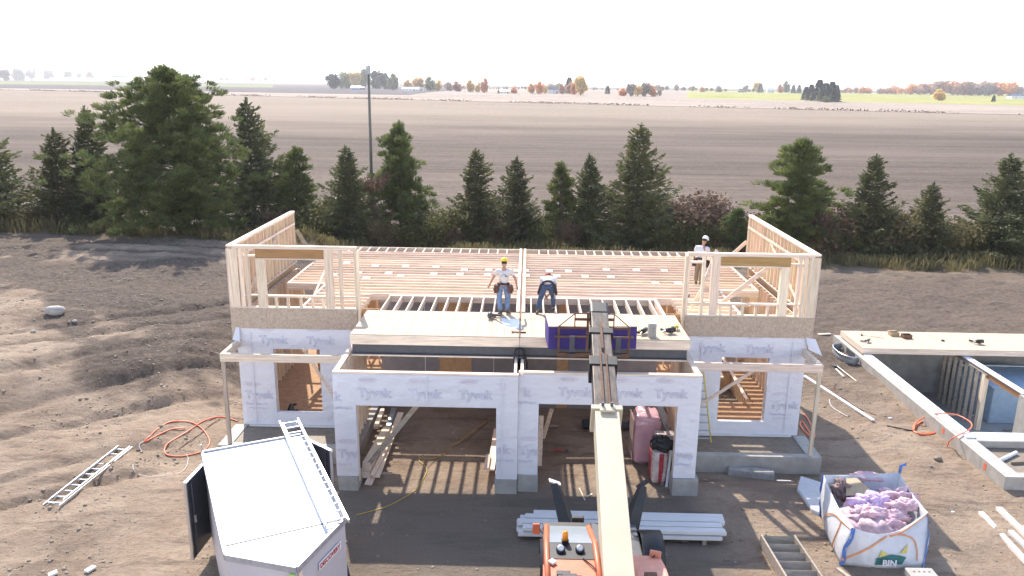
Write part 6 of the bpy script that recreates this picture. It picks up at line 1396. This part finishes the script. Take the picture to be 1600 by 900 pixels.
# ------------------------------------------------------------------ people
def skin_obj(name, verts, edges, radii, m_, parent, sub=2, root=0):
    me_ = bpy.data.meshes.new(name); wo3 = world_of(parent); me_.from_pydata([tuple(Vector(v_) - wo3) for v_ in verts], edges, []); o = bpy.data.objects.new('tmp', me_); COL.objects.link(o)
    md = o.modifiers.new('skin', 'SKIN'); md.use_smooth_shade = True; sv = me_.skin_vertices[0].data
    for i_, r_ in enumerate(radii):
        sv[i_].radius = r_ if isinstance(r_, tuple) else (r_, r_); sv[i_].use_root = (i_ == root)
    ss = o.modifiers.new('sub', 'SUBSURF'); ss.levels = sub; ss.render_levels = sub
    dg = bpy.context.evaluated_depsgraph_get(); m2 = bpy.data.meshes.new_from_object(o.evaluated_get(dg)); bpy.data.objects.remove(o)
    m2.materials.clear(); m2.materials.append(m_); m2.polygons.foreach_set('use_smooth', [True] * len(m2.polygons)); m2.name = name
    ob = bpy.data.objects.new(name, m2); COL.objects.link(ob); ob.parent = parent; return ob
def person(lab, J, hatm, shirtm, pantm, bootm, face, pouch, grp=None):
    """J: joints in world space"""
    J = {k: Vector(v_) for k, v_ in J.items()}; foot_mid = (J['anL'] + J['anR']) / 2; t0 = thing('person', lab, 'person', (foot_mid.x, foot_mid.y, min(J['anL'].z, J['anR'].z) - .1))
    face = Vector(face).normalized(); chest = J['chest']; pel = J['pel']; neck = J['neck']; head = J['head']
    mid = (chest + pel) / 2; crown = head + (head - neck).normalized() * .07
    V2 = [pel, mid, chest, neck, head, crown]; Rr = [(.13, .10), (.125, .095), (.15, .10), .05, (.075, .09), .045]; E2 = [(0, 1), (1, 2), (2, 3), (3, 4), (4, 5)]
    def chain(src, pts, rs):
        k = src
        for p, r_ in zip(pts, rs): V2.append(Vector(p)); Rr.append(r_); E2.append((k, len(V2) - 1)); k = len(V2) - 1
        return k
    for s_ in 'LR':
        w_ = chain(2, [J['sh' + s_], J['el' + s_], J['wr' + s_]], [.055, .042, .028])
        hd_ = (J['wr' + s_] - J['el' + s_]).normalized(); palm = J['wr' + s_] + hd_ * .07; pk_ = chain(w_, [palm], [(.038, .02)])
        sd = hd_.cross(face); sd = sd.normalized() if sd.length > .1 else Vector((1, 0, 0))
        for f_ in range(4):
            l_ = (.06, .07, .066, .05)[f_]; p0 = palm + sd * (.025 - .0165 * f_) + hd_ * .025; chain(pk_, [p0, p0 + hd_ * l_ * .6 + face * .01, p0 + hd_ * l_ + face * .028], [.010, .009, .007])
        chain(w_, [J['wr' + s_] + hd_ * .03 + face * .03 + sd * .02, J['wr' + s_] + hd_ * .075 + face * .05 + sd * .03], [.012, .009])
        chain(0, [J['hip' + s_], J['kn' + s_], J['an' + s_]], [.085, .058, .042])
    chain(4, [head + face * .085 + Vector((0, 0, -.015))], [.016])
    e_ = (face.cross(Vector((0, 0, 1)))).normalized()
    for s_ in (-1, 1): chain(4, [head + e_ * .085 * s_ + Vector((0, 0, -.01))], [.018])
    skin_obj('body', V2, E2, Rr, M['skin'], t0)
    for s_ in (-1, 1):
        eye = MB().lathe(head + face * .088 + e_ * .03 * s_ + Vector((0, 0, .015)), [(.001, -.006), (.009, 0), (.001, .006)], 8, ax=tuple(face)).build('eye', M['black'], t0)
    MB().beam(head + face * .088 + e_ * -.02 + Vector((0, 0, -.05)), head + face * .088 + e_ * .02 + Vector((0, 0, -.05)), .008, .008).build('mouth', M['pack_red'], t0)
    # shirt
    sV = [pel.lerp(chest, -.02), mid, chest, neck - (neck - chest) * .25]; sR = [(.155, .115), (.155, .115), (.185, .125), .075]; sE = [(0, 1), (1, 2), (2, 3)]
    for s_ in 'LR':
        k = len(sV); el = J['sh' + s_].lerp(J['el' + s_], .62); sV += [J['sh' + s_], el]; sR += [.078, .068]; sE += [(2, k), (k, k + 1)]
    skin_obj('shirt', sV, sE, sR, M[shirtm], t0, root=2)
    pV = [pel + (chest - pel) * .1]; pR = [(.155, .12)]; pE = []
    for s_ in 'LR':
        k = len(pV); an = J['an' + s_] + (J['kn' + s_] - J['an' + s_]) * .04; pV += [J['hip' + s_], J['kn' + s_], an]; pR += [.118, .088, .078]; pE += [(0, k), (k, k + 1), (k + 1, k + 2)]
    skin_obj('trousers', pV, pE, pR, M[pantm], t0)
    for s_ in 'LR':
        an = J['an' + s_]; ft = Vector(J['ft' + s_]); fv = (ft - an); fv.z = 0; fv.normalize(); heel = an - fv * .05; heel.z = ft.z
        skin_obj('boot', [an + Vector((0, 0, .03)), Vector((an.x, an.y, ft.z + .015)), ft, heel], [(0, 1), (1, 2), (1, 3)], [.055, (.055, .05), (.05, .035), .045], M[bootm], t0, root=1)
    # belt and pouches
    ax = (chest - pel).normalized(); bc = pel.lerp(chest, .16)
    P = []; bx1 = e_; by1 = ax.cross(bx1).normalized()
    for k in range(25): a = 2 * math.pi * k / 24; P.append(bc + bx1 * .17 * math.cos(a) + by1 * .13 * math.sin(a))
    bt = MB().tube(P, .036, 6, cap=False).build('tool_belt', M['leather_dark'], t0, smooth=True)
    for s_ in (-1, 1):
        for q, (fx, dz_) in enumerate(((-.03, -.14), (.07, -.11))):
            c_ = bc + bx1 * ((.21 + .03 * q) * s_) + by1 * fx * 1.4 + Vector((0, 0, dz_ - .04)); MB().frame(c_, bx1, face, Vector((-.22 * s_, 0, 1)).normalized(), .14, .17, .27 - .05 * q).build('pouch', M[pouch], bt, bevel=.03)
    c_ = bc + bx1 * .21 + Vector((0, 0, -.2)); MB().tube([c_ + Vector((0, 0, .1)), c_ + Vector((.02, 0, -.28))], .014, 6).build('hammer_handle', M['lumber_grey'], bt)
    # hair and hard hat
    up_h = (head - neck).normalized(); hc = head + up_h * .035
    MB().lathe(hc - face * .012, [(.072, -.05), (.088, -.01), (.092, .03)], 18, ax=tuple(up_h), sc=(1, 1.12)).build('hair', M['hair'], t0, smooth=True)
    hat = MB().lathe(hc + up_h * .02, [(.118, 0), (.120, .02), (.112, .055), (.09, .1), (.05, .13), (.005, .14)], 22, ax=tuple(up_h), sc=(1, 1.1)).build('hard_hat', M[hatm], t0, smooth=True)
    MB().lathe(hc + up_h * .018 + face * .03, [(.13, 0), (.135, .008), (.12, .014)], 22, ax=tuple(up_h), sc=(.95, 1.15)).build('brim', M[hatm], hat)
    return t0
b = at_z(786, 490, F)
bx_, by_ = b.x, b.y
w1 = person('worker in yellow hard hat, white shirt and light jeans walking away on the joists', dict(anL=(bx_ - .07, by_ - .05, F + .09), ftL=(bx_ - .15, by_ - .18, F + .035), anR=(bx_ + .12, by_ + .02, F + .10), ftR=(bx_ + .27, by_ + .07, F + .04),
    knL=(bx_ - .13, by_ + .06, F + .47), knR=(bx_ + .14, by_ + .08, F + .47), hipL=(bx_ - .10, by_ + .02, F + .88), hipR=(bx_ + .10, by_ + .02, F + .88), pel=(bx_, by_, F + .94), chest=(bx_ + .02, by_ + .02, F + 1.30), neck=(bx_ + .02, by_ + .05, F + 1.50), head=(bx_ + .02, by_ + .09, F + 1.63),
    shL=(bx_ - .20, by_ + .02, F + 1.41), shR=(bx_ + .23, by_ + .02, F + 1.41), elL=(bx_ - .33, by_ + .01, F + 1.16), elR=(bx_ + .38, by_ + .03, F + 1.15), wrL=(bx_ - .43, by_ + .08, F + .94), wrR=(bx_ + .43, by_ + .1, F + .90)), 'yellow_hat', 'shirt', 'jeans_light', 'boot', (0, 1, -.15), 'leather')
lg = MB(); P0 = Vector((bx_ + .03, by_ - .115, F + 1.26)); P_ = [P0 + Vector((.06 * math.cos(a), 0, .06 * math.sin(a))) for a in [k * math.pi / 8 for k in range(16)]]; Q_ = [P0 + Vector((.045 * math.cos(a), 0, .045 * math.sin(a))) for a in [k * math.pi / 8 for k in range(16)]]
lg.add(P_ + Q_, [(k, (k + 1) % 16, 16 + (k + 1) % 16, 16 + k) for k in range(16)]); lg.box(P0.x - .11, P0.x + .12, P0.y - .002, P0.y + .002, P0.z - .01, P0.z + .015); lg.build('shirt_print', M['steel_grey'], w1)
b = at_z(845, 490, F); bx_, by_ = b.x + .12, b.y
person('worker in red hard hat and dark jeans bending down at the deck edge', dict(anL=(bx_ - .22, by_ + .0, F + .09), ftL=(bx_ - .27, by_ - .13, F + .035), anR=(bx_ + .30, by_ + .35, F + .09), ftR=(bx_ + .32, by_ + .48, F + .035),
    knL=(bx_ - .14, by_ + .18, F + .46), knR=(bx_ + .27, by_ + .36, F + .50), hipL=(bx_ - .02, by_ + .12, F + .84), hipR=(bx_ + .18, by_ + .14, F + .84), pel=(bx_ + .08, by_ + .14, F + .90), chest=(bx_ + .11, by_ + .50, F + 1.08), neck=(bx_ + .11, by_ + .66, F + 1.06), head=(bx_ + .11, by_ + .72, F + .98 + .06),
    shL=(bx_ - .10, by_ + .52, F + 1.03), shR=(bx_ + .32, by_ + .52, F + 1.03), elL=(bx_ - .12, by_ + .50, F + .74), elR=(bx_ + .36, by_ + .48, F + .74), wrL=(bx_ + .02, by_ + .40, F + .50), wrR=(bx_ + .12, by_ + .42, F + .52)), 'red_hat', 'shirt_white', 'jeans_dark', 'boot', (0, .75, -.66), 'leather_dark')
b = at_z(1091, 445, F); bx_, by_ = b.x, b.y
person('worker in white hard hat and khaki trousers standing at the back of the right half', dict(anL=(bx_ - .07, by_ + .12, F + .09), ftL=(bx_ - .02, by_ + .26, F + .035), anR=(bx_ + .07, by_ - .02, F + .09), ftR=(bx_ + .14, by_ + .1, F + .035),
    knL=(bx_ - .06, by_ + .14, F + .48), knR=(bx_ + .10, by_ + .04, F + .48), hipL=(bx_ - .04, by_ + .06, F + .88), hipR=(bx_ + .12, by_ + .02, F + .88), pel=(bx_ + .04, by_ + .03, F + .94), chest=(bx_ + .06, by_ + .06, F + 1.30), neck=(bx_ + .10, by_ + .08, F + 1.50), head=(bx_ + .15, by_ + .12, F + 1.64),
    shL=(bx_ - .14, by_ + .10, F + 1.40), shR=(bx_ + .26, by_ - .02, F + 1.40), elL=(bx_ - .20, by_ + .08, F + 1.12), elR=(bx_ + .32, by_ + .08, F + 1.14), wrL=(bx_ - .16, by_ + .22, F + .88), wrR=(bx_ + .28, by_ + .28, F + 1.0)), 'white_hat', 'shirt_white', 'khaki', 'boot', (.5, .8, -.3), 'leather_dark')

# clods and pebbles over the site: nobody could count them
r4 = np.random.default_rng(5); n = 16000; x = np.concatenate([r4.uniform(-32, -9.9, n), r4.uniform(9.9, 34, n // 2), r4.uniform(-8, 9, n // 9)]); y = np.concatenate([14 + 34 * r4.random(n) ** 1.2, 14 + 34 * r4.random(n // 2), r4.uniform(14, 19.5, n // 9)])
k_ = ~((x > FX0 - .2) & (y > FY0 - .2)) & ((fbm(x * .4, y * .4, 3) > -.12) | (r4.random(len(x)) < .15)); x, y = x[k_], y[k_]; n = len(x); r_ = .008 + .045 * r4.random(n) ** 7 + .016 * r4.random(n)
o8 = np.array([(-1, -1, -1), (1, -1, -1), (1, 1, -1), (-1, 1, -1), (-1, -1, 1), (1, -1, 1), (1, 1, 1), (-1, 1, 1)], float); o8[4:] *= [.6, .6, .7]
v_ = o8[None] * r_[:, None, None] * (1 + .5 * (r4.random((n, 8, 3)) - .5)) * np.array([1.2, 1, .7]); an = r4.random(n) * 6.28; ca, sa = np.cos(an)[:, None], np.sin(an)[:, None]
vx = v_[..., 0] * ca - v_[..., 1] * sa; vy = v_[..., 0] * sa + v_[..., 1] * ca; v_ = np.stack([vx + x[:, None], vy + y[:, None], v_[..., 2] + ground(x, y)[:, None]], -1).reshape(-1, 3)
fb = np.array([(0, 3, 2, 1), (4, 5, 6, 7), (0, 1, 5, 4), (1, 2, 6, 5), (2, 3, 7, 6), (3, 0, 4, 7)]); f_ = (fb[None] + 8 * np.arange(n)[:, None, None]).reshape(-1, 4)
co = bpy.data.objects.new('clods', raw_mesh('clods', v_, f_, M['dirt_grey'])); COL.objects.link(co); tag(co, 'clods and pebbles scattered over the building site', 'clods'); co['kind'] = 'stuff'
